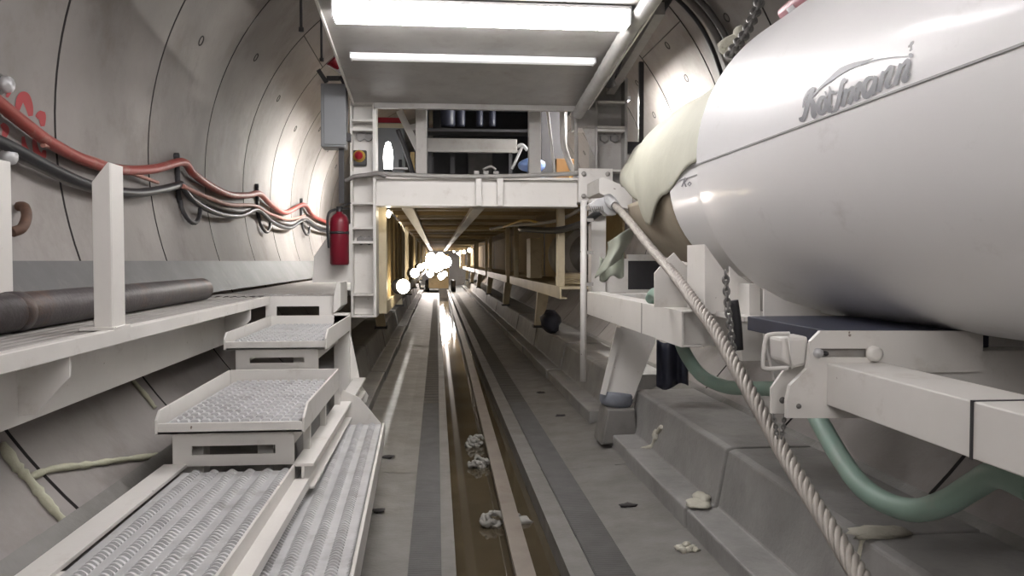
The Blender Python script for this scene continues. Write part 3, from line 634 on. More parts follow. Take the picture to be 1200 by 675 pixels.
m = MB(); m.tube([pY(675, 128, 7.97), pY(675, 200, 7.97)], 0.02, 10); tag(recentre(m.build('thin_conduit', dull)), 'straight thin conduit from the grey duct down to the end box', 'conduit')
for i, (px, lab) in enumerate(((577, 'left grey deck bracket on the cross beam top'), (565, 'grey bracket second from right on the cross beam top'), (590, 'right grey deck bracket on the cross beam top'))):
    pass
m = MB()
for px in (558, 569, 581):
    x = pY(px, 0, 8.2).x; m.box(x - 0.025, x + 0.025, 8.15, 8.25, 2.426, 2.50)
m.tube(smooth_path([pY(566, 199, 8.2), pY(575, 195, 8.2), pY(581, 199, 8.2)], 4), 0.012, 8)
tag(recentre(m.build('deck_clamp', dull)), 'small pale clamp with wire handle on the cross beam top', 'clamp')

# ------------------------------------------------------------------ hoses right of canopy
m = MB(); P = smooth_path([pY(775, -15, 5.1), pY(747, 22, 5.6), pY(722, 60, 6.2), pY(702, 94, 6.8), pY(688, 116, 7.3), pY(678, 133, 7.8)], 8)
n = len(P); m.tube(P, [0.055 + 0.004 * (k % 2) for k in range(n)], 12)
tag(recentre(m.build('grey_duct', ductm)), 'grey cable duct running along the right edge of the canopy', 'duct')
m = MB(); m.tube(smooth_path([pY(800, -40, 6.9), pY(778, -5, 7.0), pY(755, 30, 7.1), pY(731, 60, 7.3), pY(717, 78, 7.5), pY(714, 95, 7.75)], 8), [0.085] * 30 + [0.08] * 11, 14)
tag(recentre(m.build('black_hose', black)), 'thick black hose curving down onto the right gantry column', 'hose')
m = MB(); a = pY(752, 72, 8.6); b = pY(752, 160, 8.6); m.box(a.x - 0.026, a.x + 0.026, 8.6, 8.65, b.z - 0.45, a.z); tag(recentre(m.build('dark_upright', dark, bevel=0.004)), 'dark upright bar standing right of the right gantry column', 'bar')
m = MB(); p0 = pY(735, 166, 8.2); p1 = pY(760, 180, 8.2); m.box(1.901, p1.x, 8.2, 8.3, p1.z, p0.z); m.build('outrigger', dark, g)
for i, pts in enumerate(([(788, -6), (805, 10), (822, 32), (836, 60), (846, 88)], [(800, -6), (818, 12), (835, 34), (848, 62), (856, 84)], [(812, -8), (830, 12), (845, 34), (856, 56), (862, 75)])):
    m = MB(); P = smooth_path([pcyl(px, py, LC, LR - 0.045) for px, py in pts], 6); m.tube(P, (0.022, 0.04, 0.03)[i], 10)
    tag(recentre(m.build('arched_cable', (black, greyc, steel)[i])), ('black cable following the lining arch above fan, outermost', 'thick grey cable following the lining arch above fan', 'steel band following the lining arch nearest the chain')[i], 'cable', 'cables on the right lining arch')

# ------------------------------------------------------------------ inner bays of the gantry
def bay(Y0, lab):
    t = thing('gantry_bay', (0.4, Y0, 1.0), lab, 'gantry', 'gantry bays under the deck')
    Lb = 6.5
    m = MB(); m.box(-0.58, 1.95, Y0 + 0.02, Y0 + Lb - 0.02, 2.24, 2.26)
    m.build('ceiling_panel', ochre, t)
    for k in range(7):
        y = Y0 + 0.3 + k * 0.92
        m = MB(); m.box(-0.55, 1.4, y, y + 0.06, 2.19, 2.238); m.build('cross_joist', cream if k % 2 else ochre, t)
    for x in (-0.30, 0.43):
        m = MB(); m.box(x - 0.06, x + 0.06, Y0 + 0.02, Y0 + Lb - 0.02, 2.135, 2.189); m.build('ceiling_beam', white, t, 0.003)
    # left wall panels with upright seams
    m = MB(); vs = []; x = -0.56
    m.box(-0.60, -0.57, Y0 + 0.3, Y0 + Lb - 0.1, 1.18, 2.18)
    for k in range(6): m.box(-0.57, -0.55, Y0 + 0.4 + k * 1.0, Y0 + 0.46 + k * 1.0, 1.18, 2.18)
    m.build('side_panel', ochre, t, 0.003)
    m = MB(); m.box(-0.60, -0.52, Y0 + 0.3, Y0 + Lb - 0.1, 1.05, 1.18); m.build('side_beam', cream, t, 0.003)
    for dy in (0.15, 5.0):
        m = MB(); y = Y0 + dy; m.box(1.28, 1.35, y, y + 0.016, 1.33, 2.24); m.box(1.305, 1.32, y + 0.016, y + 0.144, 1.33, 2.24); m.box(1.28, 1.35, y + 0.144, y + 0.16, 1.33, 2.24)
        m.build('upright', cream, t, 0.002)
        m = MB(); m.box(-0.66, -0.52, y, y + 0.14, 1.05, 2.24); m.build('upright', cream, t, 0.003)
    m = MB(); m.box(1.28, 1.30, Y0 + 0.05, Y0 + Lb - 0.6, 1.20, 1.33); m.box(1.30, 1.36, Y0 + 0.05, Y0 + Lb - 0.6, 1.20, 1.215); m.box(1.30, 1.95, Y0 + 0.05, Y0 + Lb - 0.6, 1.30, 1.33); m.build('lower_beam', cream, t, 0.002)
    m = MB(); m.box(1.95, 1.97, Y0 + 0.05, Y0 + Lb - 0.3, 1.33, 2.24); m.build('rear_panel', ochre, t)
    for sgn in (1, -1):
        X = (lambda x: x) if sgn > 0 else (lambda x: 0.77 - x)
        y = Y0 + 4.8
        m = MB(); m.prism([(X(1.60), y, 0.54), (X(1.74), y, 0.54), (X(1.86), y, 1.25), (X(1.66), y, 1.25)], (0, 0.16, 0)); lg = m.build('leg', cream, t, 0.004)
        m = MB(); m.box(min(X(1.72), X(1.90)), max(X(1.72), X(1.90)), y - 0.02, y + 0.2, 0.503, 0.545); m = MB(); m.box(min(X(1.57), X(1.77)), max(X(1.57), X(1.77)), y - 0.03, y + 0.20, 0.503, 0.545); m.build('foot', dark, lg, 0.004)
        m = MB(); m.box(min(X(1.60), X(1.95)), max(X(1.60), X(1.95)), y, y + 0.16, 1.25, 1.30); m.build('leg_cap', cream, t)
    return t
b0 = bay(8.36, 'nearest cream gantry bay just behind the portal, with the big drum inside')
ords = ['second', 'third', 'fourth', 'fifth', 'sixth']
for k in range(5):
    dup(b0, (0.4, 8.36 + 6.5 * (k + 1), 1.0), ords[k] + ' cream gantry bay behind the portal, counted from the front')
# bulkhead lamps on left side of bays
def bulkhead(p, r, lab):
    t = thing('bulkhead_lamp', tuple(p), lab, 'lamp', 'glowing lamps along the left bay panels')
    x, y, z = p
    m = MB(); m.lathe((x - 0.06, y, z), (0.5, -1, 0), [(0, 0), (r * 1.05, 0), (r * 1.05, 0.03), (0.0, 0.03)], 18); m.build('backplate', dark, t)
    m = MB(); m.blob((x, y, z), r, r * 0.8, r, 18, 10, 0, 1); m.build('lamp_glass', lamp_w, t)
    return t
bl = bulkhead((-0.40, 9.6, 1.30), 0.085, 'nearest round glowing lamp low on left bay panel')
for k, (y, z) in enumerate(((14.6, 1.38), (19.6, 1.44), (25.0, 1.45), (32.0, 1.5))):
    dup(bl, (-0.40, y, z), ('second', 'third', 'fourth', 'farthest')[k] + ' glowing lamp along the left bay panels, counted from the portal')
p = pY(455.5, 251, 8.4)
m = MB(); m.blob((p.x, 8.38, p.z), 0.022, 0.022, 0.04, 12, 8, 0, 1)
sl = thing('small_lamp', (p.x, 8.38, p.z), 'tiny glowing lamp under left end of the cross beam', 'lamp'); m.build('lamp_glass', lamp_w, sl)
m = MB(); m.box(p.x - 0.02, p.x + 0.02, 8.34, 8.42, p.z + 0.04, 2.134); m.build('bracket', dark, sl)
bl2 = None
for k, (y, n_) in enumerate(((30.5, 'nearest'), (37.0, 'second'), (45.5, 'farthest'))):
    dup(bl, (1.22, y, 2.0), n_ + ' added glowing lamp high on the right bay uprights, counted from the portal')  # added lamps, put in to light the far bays
# far work lights, oversized and clustered to imitate glare; lower pair added
def wlight(x, y, z, r, lab):
    t = thing('work_light', (x, y, z), lab, 'lamp', 'bright work lights far down the tunnel')
    m = MB(); m.lathe((x, y, z), (0, -1, 0), [(0, -0.15), (r * 0.7, -0.15), (r * 1.1, 0.0), (r * 1.1, 0.02), (r, 0.02)], 20); m.build('reflector', dark, t)
    m = MB(); m.lathe((x, y, z), (0, -1, 0), [(r, 0.0), (r * 0.7, 0.03), (0, 0.045)], 20); m.build('lamp_glass', lamp_f, t)
    m = MB(); m.bar((x, y + 0.1, z), (x, y + 0.32, z), 0.05, 0.05); m.build('bracket', dark, t)
    return t
YL = 41.0
fw = []
for i, (px, py, r, lab) in enumerate(((500, 307, 0.30, 'leftmost glaring work light in the far cluster'), (511, 309, 0.42, 'biggest glaring work light low in the middle of the far cluster'), (522, 307, 0.30, 'rightmost glaring work light in the far cluster'), (505, 301, 0.22, 'upper left glaring work light in the far cluster'), (516, 301, 0.22, 'upper right glaring work light in the far cluster'), (504, 321, 0.17, 'lower left added glare-filling light of the far cluster'), (517, 324, 0.17, 'lower right added glare-filling light of the far cluster'))):
    p = pY(px, py, YL); wlight(p.x, YL + i * 0.03, p.z, r, lab)
lc = thing('service_vehicle', (0.05, 42.3, 0.0), 'added pale service vehicle far down the tunnel behind the glaring work lights', 'vehicle')  # added body behind the lights, kept pale and low to fill the glare
m = MB(); m.box(-0.45, 0.62, 41.3, 44.5, 0.75, 1.95); m.build('cab', cream, lc, 0.05)
m = MB(); m.box(-0.42, 0.59, 41.35, 44.4, 0.2, 0.74); m.build('chassis', cream, lc, 0.02)
for x in (-0.5, 0.85):
    for y in (41.8, 43.8):
        m = MB(); m.lathe((x - 0.1, y, 0.30), (1, 0, 0), [(0, 0), (0.28, 0), (0.3, 0.02), (0.3, 0.18), (0.28, 0.2), (0, 0.2)], 18); m.build('wheel', black, lc)
batten(0.95, 45.4, 2.13, 'added tube light under the deck at the far end behind the work lights')  # added lamp to brighten the dark far bays
batten(0.95, 49.5, 2.6, 'added tube light beyond the last bay at the far end')  # added lamp that lights the end wall
m = MB(); m.box(0.93, 0.97, 49.45, 49.55, 2.65, 5.0); m.build('fill_lamp_hanger', dark, g)
p = pY(521, 321, 36); wlight(p.x, 36, p.z, 0.12, 'lower small glaring work light right of the gutter')
# drum and coil in the first bay
dr = thing('hose_drum', (1.75, 10, 1.33), 'large grey hose drum lying on the right ledge of the nearest bay', 'drum')
m = MB(); m.lathe((1.82, 9.55, 1.68), (0, 1, 0), [(0, 0), (0.33, 0), (0.34, 0.03), (0.32, 0.06), (0.31, 0.3), (0.325, 0.32), (0.31, 0.34), (0.31, 0.7), (0.325, 0.72), (0.31, 0.74), (0.31, 1.1), (0.34, 1.14), (0.34, 1.2), (0, 1.2)], 32); m.build('barrel', ductm, dr)
m = MB(); m.lathe((1.82, 9.545, 1.68), (0, -1, 0), [(0.0, 0.012), (0.24, 0.012), (0.25, 0.0)], 32); m.build('end_disc', steel, dr)
m = MB(); m.box(1.55, 1.95, 9.7, 9.8, 1.332, 1.40); m.box(1.55, 1.95, 10.45, 10.55, 1.332, 1.40); m.build('cradle', cream, dr)
m = MB()
for k in range(4): m.tube([(1.56 + 0.12 * math.cos(t), 9.15 + 0.22 * math.sin(t), 1.355 + 0.03 * k) for t in [2 * PI * j / 20 for j in range(20)]], 0.018, 7, closed=True)
tag(recentre(m.build('hose_coil', cream)), 'coil of yellowish hose lying in front of the grey drum', 'hose')
m = MB(); m.box(1.42, 1.60, 12.3, 12.8, 1.332, 1.95); tag(recentre(m.build('control_box', cream, bevel=0.01)), 'cream upright box on the ledge beyond the grey drum', 'box')
# cables into the bay
for i, (pts, r, mm, lab) in enumerate((([pY(712, 243, 7.45), pY(700, 250, 7.4), pY(682, 262, 7.7), pY(650, 270, 8.6), pY(610, 268, 10)], 0.035, black, 'thick black cable drooping from the rope bracket into the nearest bay'),
    ([pY(690, 238, 8.1), pY(660, 256, 8.6), pY(630, 262, 9.2), pY(600, 264, 10.5), pY(575, 268, 12.5)], 0.02, ductm, 'thin pale cable bundle under the deck right side'),
    ([pY(672, 250, 8.4), pY(640, 262, 9.0), pY(615, 258, 9.6), pY(590, 266, 11)], 0.016, yellow, 'thin yellow cable sagging below the deck'))):
    m = MB(); m.tube(smooth_path(pts, 8), r, 8); tag(recentre(m.build('cable', mm)), lab, 'cable')
# dark bundle and barrel under right ledge
m = MB(); c = pY(602, 346, 12.8); m.blob((1.72, 12.2, 0.68), 0.16, 0.3, 0.17, 12, 8, 0.15, 5); tag(recentre(m.build('dark_sack', navy)), 'dark blue sack lying on the kerb beside a cream leg', 'sack')

# ------------------------------------------------------------------ right of portal: pipe, post, rungs
m = MB(); a = pY(684, 235, 7.3); b = pY(684, 447, 7.3); m.tube([(a.x, 7.3, a.z), (a.x, 7.3, b.z)], 0.03, 12)
lad_x = a.x
rp = thing('riser_pipe', (a.x, 7.3, 0.03), 'tall thin pale pipe with rungs hanging right of the portal opening', 'pipe'); m.build('pipe_wall', white, rp)
for py in (258, 296, 333):
    z = pY(690, py, 7.3).z; m = MB(); m.bar((lad_x, 7.3, z), (1.42, 7.3, z), 0.03, 0.03); m.build('rung', dull, rp)
a = pY(693, 250, 7.45); b = pY(710, 345, 7.45)
m = MB(); m.box(a.x, b.x, 7.45, 7.6, 1.20, 2.18); m.build('side_post', white, g, 0.004)
m = MB(); m.box(b.x + 0.22, b.x + 0.60, 7.5, 7.56, 1.33, 1.60); m.build('side_panel', dark, g)  # dark sheet stands in for the shade of an open gap
m = MB(); m.box(b.x + 0.0, b.x + 0.22, 7.49, 7.56, 1.30, 1.62); m.box(b.x + 0.22, b.x + 0.62, 7.49, 7.56, 1.60, 1.66); m.box(b.x + 0.22, b.x + 0.62, 7.49, 7.56, 1.28, 1.33); m.build('panel_frame', white, g)
m = MB(); a = pY(718, 330, 6.4); b = pY(727, 345, 6.4); m.box(a.x, b.x, 6.4, 6.5, 1.335, 1.62); m.box(b.x + 0.02, b.x + 0.12, 6.42, 6.48, 1.335, 1.60)

# fan support beam: channel towards camera + slanted leg
sb = thing('support_frame', (1.4, 5.3, 1.13), 'white steel channel frame with slanted leg carrying the front of the fan', 'frame')
m = MB(); m.box(1.30, 1.312, 4.22, 6.95, 1.137, 1.332); m.box(1.312, 1.44, 4.22, 6.95, 1.32, 1.332); m.box(1.312, 1.42, 4.22, 6.95, 1.137, 1.149); m.build('channel_beam', white, sb, 0.002)
m = MB(); m.box(1.298, 1.30, 5.06, 5.068, 1.137, 1.332); m.build('weld_line', steel, sb)
m = MB(); m.box(1.312, 2.5, 4.26, 4.275, 1.15, 1.32); m.box(1.312, 2.5, 4.26, 4.40, 1.138, 1.15); m.build('cross_channel', white, sb, 0.002)
m = MB(); m.box(1.312, 2.4, 6.75, 6.9, 1.15, 1.32); m.build('rear_cross_beam', white, sb, 0.003)
lt = [pY(727, 384, 6.72), pY(768, 400, 6.72), pY(742, 468, 6.72), pY(708, 462, 6.72)]
m = MB(); m.prism([lt[0] + Vector((0.03, 0, 0.2)), lt[1] + Vector((0.03, 0, 0.2)), lt[1], lt[2], lt[3], lt[0]], (0, 0.16, 0)); lg = m.build('leg', white, sb, 0.004)
m = MB(); m.bar(lt[0] + Vector((-0.012, -0.01, 0)), lt[3] + Vector((-0.012, -0.01, 0)), 0.02, 0.05); m.build('leg_flange', white, lg)
c = (lt[2] + lt[3]) / 2
m = MB(); m.lathe((c.x, 6.80, c.z + 0.012), (-0.12, 0, -1), [(0, -0.03), (0.135, -0.02), (0.145, 0.0), (0.14, 0.07), (0.12, 0.10), (0.0, 0.10)], 22); m.build('foot_pad', mat('grey blue pad', (0.24, 0.26, 0.30), (0.17, 0.18, 0.21), 0.6, scale=9), lg)

m = MB(); m.prism([(c.x - 0.17, 6.62, 0.06), (c.x + 0.14, 6.62, 0.09), (c.x + 0.12, 6.62, c.z - 0.09), (c.x - 0.11, 6.62, c.z - 0.085)], (0, 0.34, 0)); tag(recentre(m.build('packing_block', concrete, bevel=0.015)), 'rough concrete packing block under the pad of the near slanted leg', 'block')

# ------------------------------------------------------------------ fan silencer
fn = thing('fan_silencer', (FC[0], 2.1, FC[1] - FR), 'huge glossy white cylindrical fan silencer at right with grey script lettering', 'fan')
Y1 = 3.86
m = MB()
m.lathe((FC[0], -1.2, FC[1]), (0, 1, 0), [(0, 0), (FR, 0), (FR, 1.2), (FR, 2.2), (FR, 3.2), (FR, 4.2), (FR, Y1 + 1.2 - 0.06), (FR - 0.012, Y1 + 1.2 - 0.025), (FR - 0.04, Y1 + 1.2 - 0.004), (FR - 0.07, Y1 + 1.2), (0.55, Y1 + 1.2)], 96)
body = m.build('casing', fanw, fn)
m = MB(); m.lathe((FC[0], Y1 - 0.02, FC[1]), (0, 1, 0), [(0.59, 0), (0.60, 0.1), (0.60, 0.93), (0.585, 0.95), (0.56, 0.95), (0.55, 0.5), (0.0, 0.5)], 64); nz = m.build('inlet_collar', fanw, fn)
# horizontal seam flange
m = MB(); m.box(FC[0] - FR - 0.0035, FC[0] - FR + 0.02, -1.1, Y1 - 0.05, 2.056, 2.062); m.build('seam', seamm, body)
m = MB(); m.box(FC[0] - 0.6035, FC[0] - 0.58, Y1, Y1 + 0.9, 2.058, 2.063); m.build('seam', seamm, nz)
# lettering: brush strokes lying on the casing
def ribbon(mb, pts, ws, k=5):
    P = smooth_path([(x, y, w) for (x, y), w in zip(pts, ws)], k)
    vs = []
    for i, p in enumerate(P):
        d = P[min(i + 1, len(P) - 1)] - P[max(i - 1, 0)]
        n = Vector((-d.y, d.x)); n = n.normalized() if n.length > 1e-6 else Vector((0, 1))
        for s_ in (1, -1):
            qx = 920 + (p.x + n.x * s_ * p.z / 2) / 6.753; qy = 50 + (p.y + n.y * s_ * p.z / 2) / 6.753
            vs.append(pcyl(qx, qy, FC, FR + 0.0025, far=False))
    mb.add(vs, [(2 * i, 2 * i + 1, 2 * i + 3, 2 * i + 2) for i in range(len(P) - 1)])
m = MB()
ribbon(m, [(120, 590), (132, 612), (155, 575), (178, 490), (205, 405), (228, 352)], [26, 36, 34, 34, 34, 22])
ribbon(m, [(140, 515), (152, 450), (185, 385), (228, 350)], [10, 14, 16, 14])
ribbon(m, [(205, 440), (222, 490), (225, 560), (228, 590), (248, 560)], [22, 44, 44, 26, 8])
ribbon(m, [(200, 440), (240, 400), (262, 372)], [14, 16, 10])
ribbon(m, [(318, 432), (285, 440), (262, 500), (275, 555), (305, 545), (322, 490), (312, 425)], [24, 34, 40, 34, 32, 30, 22])
ribbon(m, [(318, 385), (326, 412), (330, 430)], [14, 16, 10])
ribbon(m, [(350, 345), (356, 380), (352, 440), (340, 520), (352, 540), (375, 500)], [12, 20, 30, 34, 22, 8])
ribbon(m, [(345, 440), (362, 402), (384, 392), (390, 410)], [14, 20, 22, 16])
ribbon(m, [(365, 545), (385, 558), (408, 510), (432, 420), (448, 330), (470, 288), (482, 318)], [18, 30, 32, 32, 30, 26, 16])
ribbon(m, [(405, 400), (450, 385), (490, 368)], [14, 16, 14])
ribbon(m, [(492, 365), (472, 430), (452, 505)], [30, 34, 34])
ribbon(m, [(492, 385), (532, 355), (540, 375), (522, 440), (505, 488)], [16, 26, 34, 34, 34])
ribbon(m, [(548, 365), (588, 318), (594, 345), (568, 410), (560, 452), (595, 430)], [16, 26, 34, 34, 28, 8])
ribbon(m, [(700, 275), (655, 285), (622, 350), (630, 420), (665, 405), (705, 330), (718, 262)], [28, 32, 40, 44, 40, 34, 30])
ribbon(m, [(715, 280), (705, 350), (690, 400), (705, 405), (730, 385)], [28, 34, 30, 18, 8])
ribbon(m, [(782, 225), (760, 300), (738, 388)], [30, 34, 36])
ribbon(m, [(775, 262), (825, 195), (845, 200), (822, 270), (800, 335), (815, 352), (850, 330)], [16, 26, 34, 38, 38, 22, 8])
ribbon(m, [(918, 165), (895, 240), (868, 335)], [32, 36, 38])
ribbon(m, [(905, 215), (958, 145), (978, 150), (960, 220), (935, 290), (955, 300), (995, 240)], [16, 26, 34, 40, 40, 24, 8])
ribbon(m, [(232, 408), (290, 345), (360, 288), (440, 225), (540, 178), (640, 148), (700, 122)], [6, 20, 34, 48, 38, 22, 6])
ribbon(m, [(600, 178), (700, 142), (800, 122), (900, 112), (985, 108)], [6, 7, 6, 6, 6])
ribbon(m, [(978, 100), (996, 100), (1014, 102)], [26, 36, 26])
m.build('lettering', logom, body)['label'] = 'grey slanted script lettering with swoosh'
# fragment of same lettering on the collar
m = MB()
def rib2(pts, w):
    vs = []; P = [Vector((x, y, 0)) for x, y in pts]
    for i, p in enumerate(P):
        d = P[min(i + 1, len(P) - 1)] - P[max(i - 1, 0)]; n = Vector((-d.y, d.x, 0)).normalized()
        for s_ in (1, -1): vs.append(pcyl(p.x + n.x * s_ * w / 2, p.y + n.y * s_ * w / 2, FC, 0.6025, far=False))
    m.add(vs, [(2 * i, 2 * i + 1, 2 * i + 3, 2 * i + 2) for i in range(len(P) - 1)])
rib2([(799, 219), (801, 214), (803, 208)], 1.6); rib2([(806, 208), (802, 214), (804, 219)], 1.6); rib2([(808, 213), (806, 216), (808, 218), (810, 215), (808, 213)], 1.2)
m.build('lettering', logom, nz)
# lifting lug
ly = pcyl(907, 42, FC, FR, far=False)
lx = Vector((1.62, 4 - 0.9, 0)); 
def onfan(ang, y, r): a = math.radians(ang); return Vector((FC[0] + r * math.cos(a), y, FC[1] + r * math.sin(a)))
lug = thing('lifting_lug', tuple(onfan(124, 3.35, FR)), 'pink painted lifting lug bolted on top of the white fan', 'lug')
m = MB(); m.tube([onfan(126, 3.52, FR + 0.01), onfan(124, 3.3, FR + 0.014), onfan(121, 3.0, FR + 0.01)], [0.03, 0.035, 0.03], 10); m.build('pad', mat('faded pink paint', (0.5, 0.25, 0.27), (0.42, 0.2, 0.22), 0.5), lug)
m = MB(); c = onfan(124, 3.28, FR + 0.055); m.tube([(c.x + 0.0, c.y + 0.05 * math.cos(t), c.z + 0.05 * math.sin(t)) for t in [2 * PI * k / 16 for k in range(16)]], 0.016, 8, closed=True); m.build('ring', white, lug)
for dy in (0.1, -0.1):
    m = MB(); m.lathe(onfan(128, 3.3 + dy, FR), onfan(128, 3.3, 1) - onfan(128, 3.3, 0), [(0.018, 0), (0.018, 0.02), (0, 0.02)], 8); m.build('bolt', lightp, lug)

# chains
def chain(pts, r, L, name, lab, mm=chainm):
    P = smooth_path(pts, 12); m = MB(); acc = 0; i = 0; k = 0
    # resample
    out = [P[0]]; rem = L
    for a, b in zip(P, P[1:]):
        seg = (b - a).length; t = 0
        while seg - t >= rem: t += rem; out.append(a + (b - a) * (t / seg)); rem = L
        rem -= seg - t
    for j in range(len(out) - 1):
        a, b = out[j], out[j + 1]; d = (b - a).normalized()
        u = d.cross(Vector((0.3, 0.9, 0.1))).normalized(); w = d.cross(u)
        s = u if j % 2 else w; c = (a + b) / 2
        lp = []
        for q in range(12):
            t = 2 * PI * q / 12; lp.append(c + d * math.cos(t) * (L * 0.5 + r * 0.9) + s * math.sin(t) * r * 2.0)
        m.tube(lp, r, 6, closed=True)
    return tag(recentre(m.build(name, mm)), lab, 'chain')
tc = pcyl(896, -30, LC, LR - 0.05)
chain([pY(903, -40, 4.6), pY(888, 8, 4.45), pY(873, 40, 4.3), pY(862, 55, 4.2), pY(852, 72, 4.1)], 0.011, 0.042, 'lifting_chain', 'heavy grey chain hanging from the crown down behind the fan top')
m = MB(); c = pY(868, 40, 4.5); m.blob(c, 0.05, 0.04, 0.05, 10, 6, 0.15, 3); m.tube(smooth_path([pY(845, 56, 4.5), pY(852, 50, 4.5), pY(862, 46, 4.5), pY(872, 47, 4.5)], 4), 0.03, 8); m.tube(smooth_path([pY(846, 52, 4.48), pY(844, 58, 4.48), pY(850, 62, 4.48), pY(855, 56, 4.48)], 4), 0.012, 6)
tag(recentre(m.build('chain_shackle', grout)), 'dusty shackle and hook beside the heavy chain above the fan', 'shackle')
chain([pY(850, 318, 3.6), pY(852, 350, 3.6), pY(857, 395, 3.6), pY(862, 425, 3.6)], 0.006, 0.026, 'hanging_chain', 'dark chain hanging below front of the fan behind wire rope')
m = MB(); m.tube(smooth_path([pY(860, 352, 3.7), pY(864, 380, 3.7), pY(866, 410, 3.7)], 5), 0.022, 8); tag(recentre(m.build('dark_strap', black)), 'dark strap hanging right beside the front fan chain', 'strap')

# cradle plates below fan front
cr = thing('fan_cradle', (1.7, 4.1, 1.33), 'white steel cradle plates under the front end of the fan', 'cradle')
def plate(pts, Y, t=0.014, mm=white, name='plate', par=cr):
    m = MB(); m.prism([pY(x, y, Y) for x, y in pts], (0, t, 0)); return m.build(name, mm, par, 0.002)
plate([(767, 320), (774, 312), (815, 360), (767, 360)], 4.45)
plate([(781, 304), (790, 296), (800, 308), (815, 318), (830, 322), (830, 362), (800, 362)], 4.62)
plate([(826, 286), (849, 318), (849, 368), (826, 368)], 4.10, 0.3)
plate([(855, 312), (865, 322), (879, 332), (879, 370), (855, 370)], 3.95)
plate([(878, 333), (891, 333), (891, 372), (878, 372)], 3.80, 0.16)
plate([(895, 338), (920, 352), (962, 364), (962, 378), (895, 377)], 3.55)
plate([(893, 372), (922, 378), (938, 420), (925, 450), (908, 446), (898, 400)], 3.6, 0.03)
m = MB(); a = pY(855, 368, 3.9); b = pY(895, 375, 3.9); m.box(a.x, b.x + 0.1, 3.7, 4.1, a.z - 0.025, a.z); m.build('base_strip', white, cr, 0.002)
m = MB(); m.box(1.45, 2.5, 3.75, 3.9, 1.12, 1.32); m.build('back_beam', white, cr, 0.003)

# near bracket and beam
nb = thing('side_beam', (1.4, 2.0, 1.1), 'white box beam with slotted end bracket carrying the near fan', 'beam')
m = MB(); m.box(1.302, 1.50, -0.5, 2.60, 1.116, 1.257); m.build('box_beam', white, nb, 0.004)
m = MB(); m.box(1.299, 1.302, 1.852, 1.862, 1.114, 1.259); m.box(1.299, 1.50, 1.852, 1.862, 1.256, 1.2595); m.build('weld_line', dark, nb)
o = [pY(x, y, 2.6) for x, y in ((922, 470), (926, 452), (946, 432), (950, 400), (962, 388), (1152, 388), (1152, 436), (1012, 438), (1012, 490), (922, 490))]
sl0 = [(953, 411), (957, 408.5), (1018, 408.5), (1018, 419), (957, 419), (953, 416)]
# plate with a real slot: upper and lower pieces around the slot
m = MB()
m.prism([pY(x, y, 2.6) for x, y in ((949, 408.5), (950, 400), (962, 388), (1152, 388), (1152, 408.5))], (0, 0.02, 0))
m.prism([pY(x, y, 2.6) for x, y in ((948, 419), (1152, 419), (1152, 436), (1012, 438), (1012, 490), (922, 490), (922, 470), (926, 452), (946, 432))], (0, 0.02, 0))
m.prism([pY(x, y, 2.6) for x, y in ((949, 408.5), (955, 408.5), (953.5, 413.5), (955, 419), (948, 419))], (0, 0.02, 0))
m.prism([pY(x, y, 2.6) for x, y in ((1018, 408.5), (1152, 408.5), (1152, 419), (1018, 419))], (0, 0.02, 0))
pl = m.build('bracket_plate', white, nb)
m = MB(); m.prism([pY(x, y, 2.625) for x, y in ((950, 405), (1022, 405), (1022, 422), (950, 422))], (0, 0.01, 0)); m.build('slot_backing', dull, pl)
c = pY(958, 413.5, 2.6); m = MB(); m.lathe((c.x, 2.60, c.z), (0, -1, 0), [(0.016, -0.02), (0.016, 0.012), (0, 0.014)], 14); m.build('bolt', galv, pl)
c = pY(967, 414, 2.62); m = MB(); m.lathe((c.x, 2.622, c.z), (0, -1, 0), [(0.008, 0), (0.008, 0.012), (0, 0.012)], 12); m.build('bolt_hole', dark, pl)
c = pY(1023, 414, 2.6); m = MB(); m.lathe((c.x, 2.60, c.z), (0, -1, 0), [(0.026, 0), (0.026, 0.02), (0.014, 0.024), (0, 0.024)], 18); m.build('stud', white, pl)
c = pY(936, 476, 2.6); m = MB(); m.lathe((c.x, 2.60, c.z), (0, -1, 0), [(0.009, 0), (0.008, 0.004), (0, 0.004)], 12); m.build('pin_hole', steel, pl)
m = MB(); m.prism([pY(x, y, 2.75) for x, y in ((904, 455), (918, 435), (945, 415), (945, 485), (904, 485))], (0, 0.016, 0)); bk = m.build('rear_bracket_plate', white, nb, 0.002)
c = pY(917, 469, 2.75); m = MB(); m.lathe((c.x, 2.75, c.z), (0, -1, 0), [(0.012, 0), (0.011, 0.003), (0, 0.003)], 12); m.build('pin_hole', steel, bk)
m = MB(); m.prism([pY(x, y, 2.63) for x, y in ((916, 396), (948, 394), (946, 428), (930, 432), (917, 424))], (0, 0.11, 0)); m.build('buffer_block', white, nb, 0.012)
m = MB(); m.box(1.34, 1.9, 2.63, 3.4, 1.30, 1.36); m.build('dark_pad', navy, nb, 0.004)
m = MB(); m.box(1.50, 2.6, 2.62, 2.75, 1.12, 1.29); m.build('cross_member', white, nb, 0.003)
m = MB(); q = [pY(x, y, 2.55) for x, y in ((925, 391), (903, 392), (897, 398), (894, 425), (898, 432), (923, 431))]; m.tube(smooth_path(q, 5), 0.007, 8); q = [pY(924, 391, 2.6), pY(928, 432, 2.6)]; m.tube(q, 0.004, 6); m.build('wire_bail', white, nb)
chain([pY(906, 486, 2.74), pY(909, 500, 2.74), pY(911, 515, 2.74)], 0.003, 0.012, 'small_chain', 'thin short chain dangling from the smaller bracket plate, left one')
chain([pY(919, 486, 2.74), pY(918, 500, 2.74), pY(915, 516, 2.74)], 0.003, 0.012, 'small_chain', 'thin short chain dangling from the smaller bracket plate, right one')

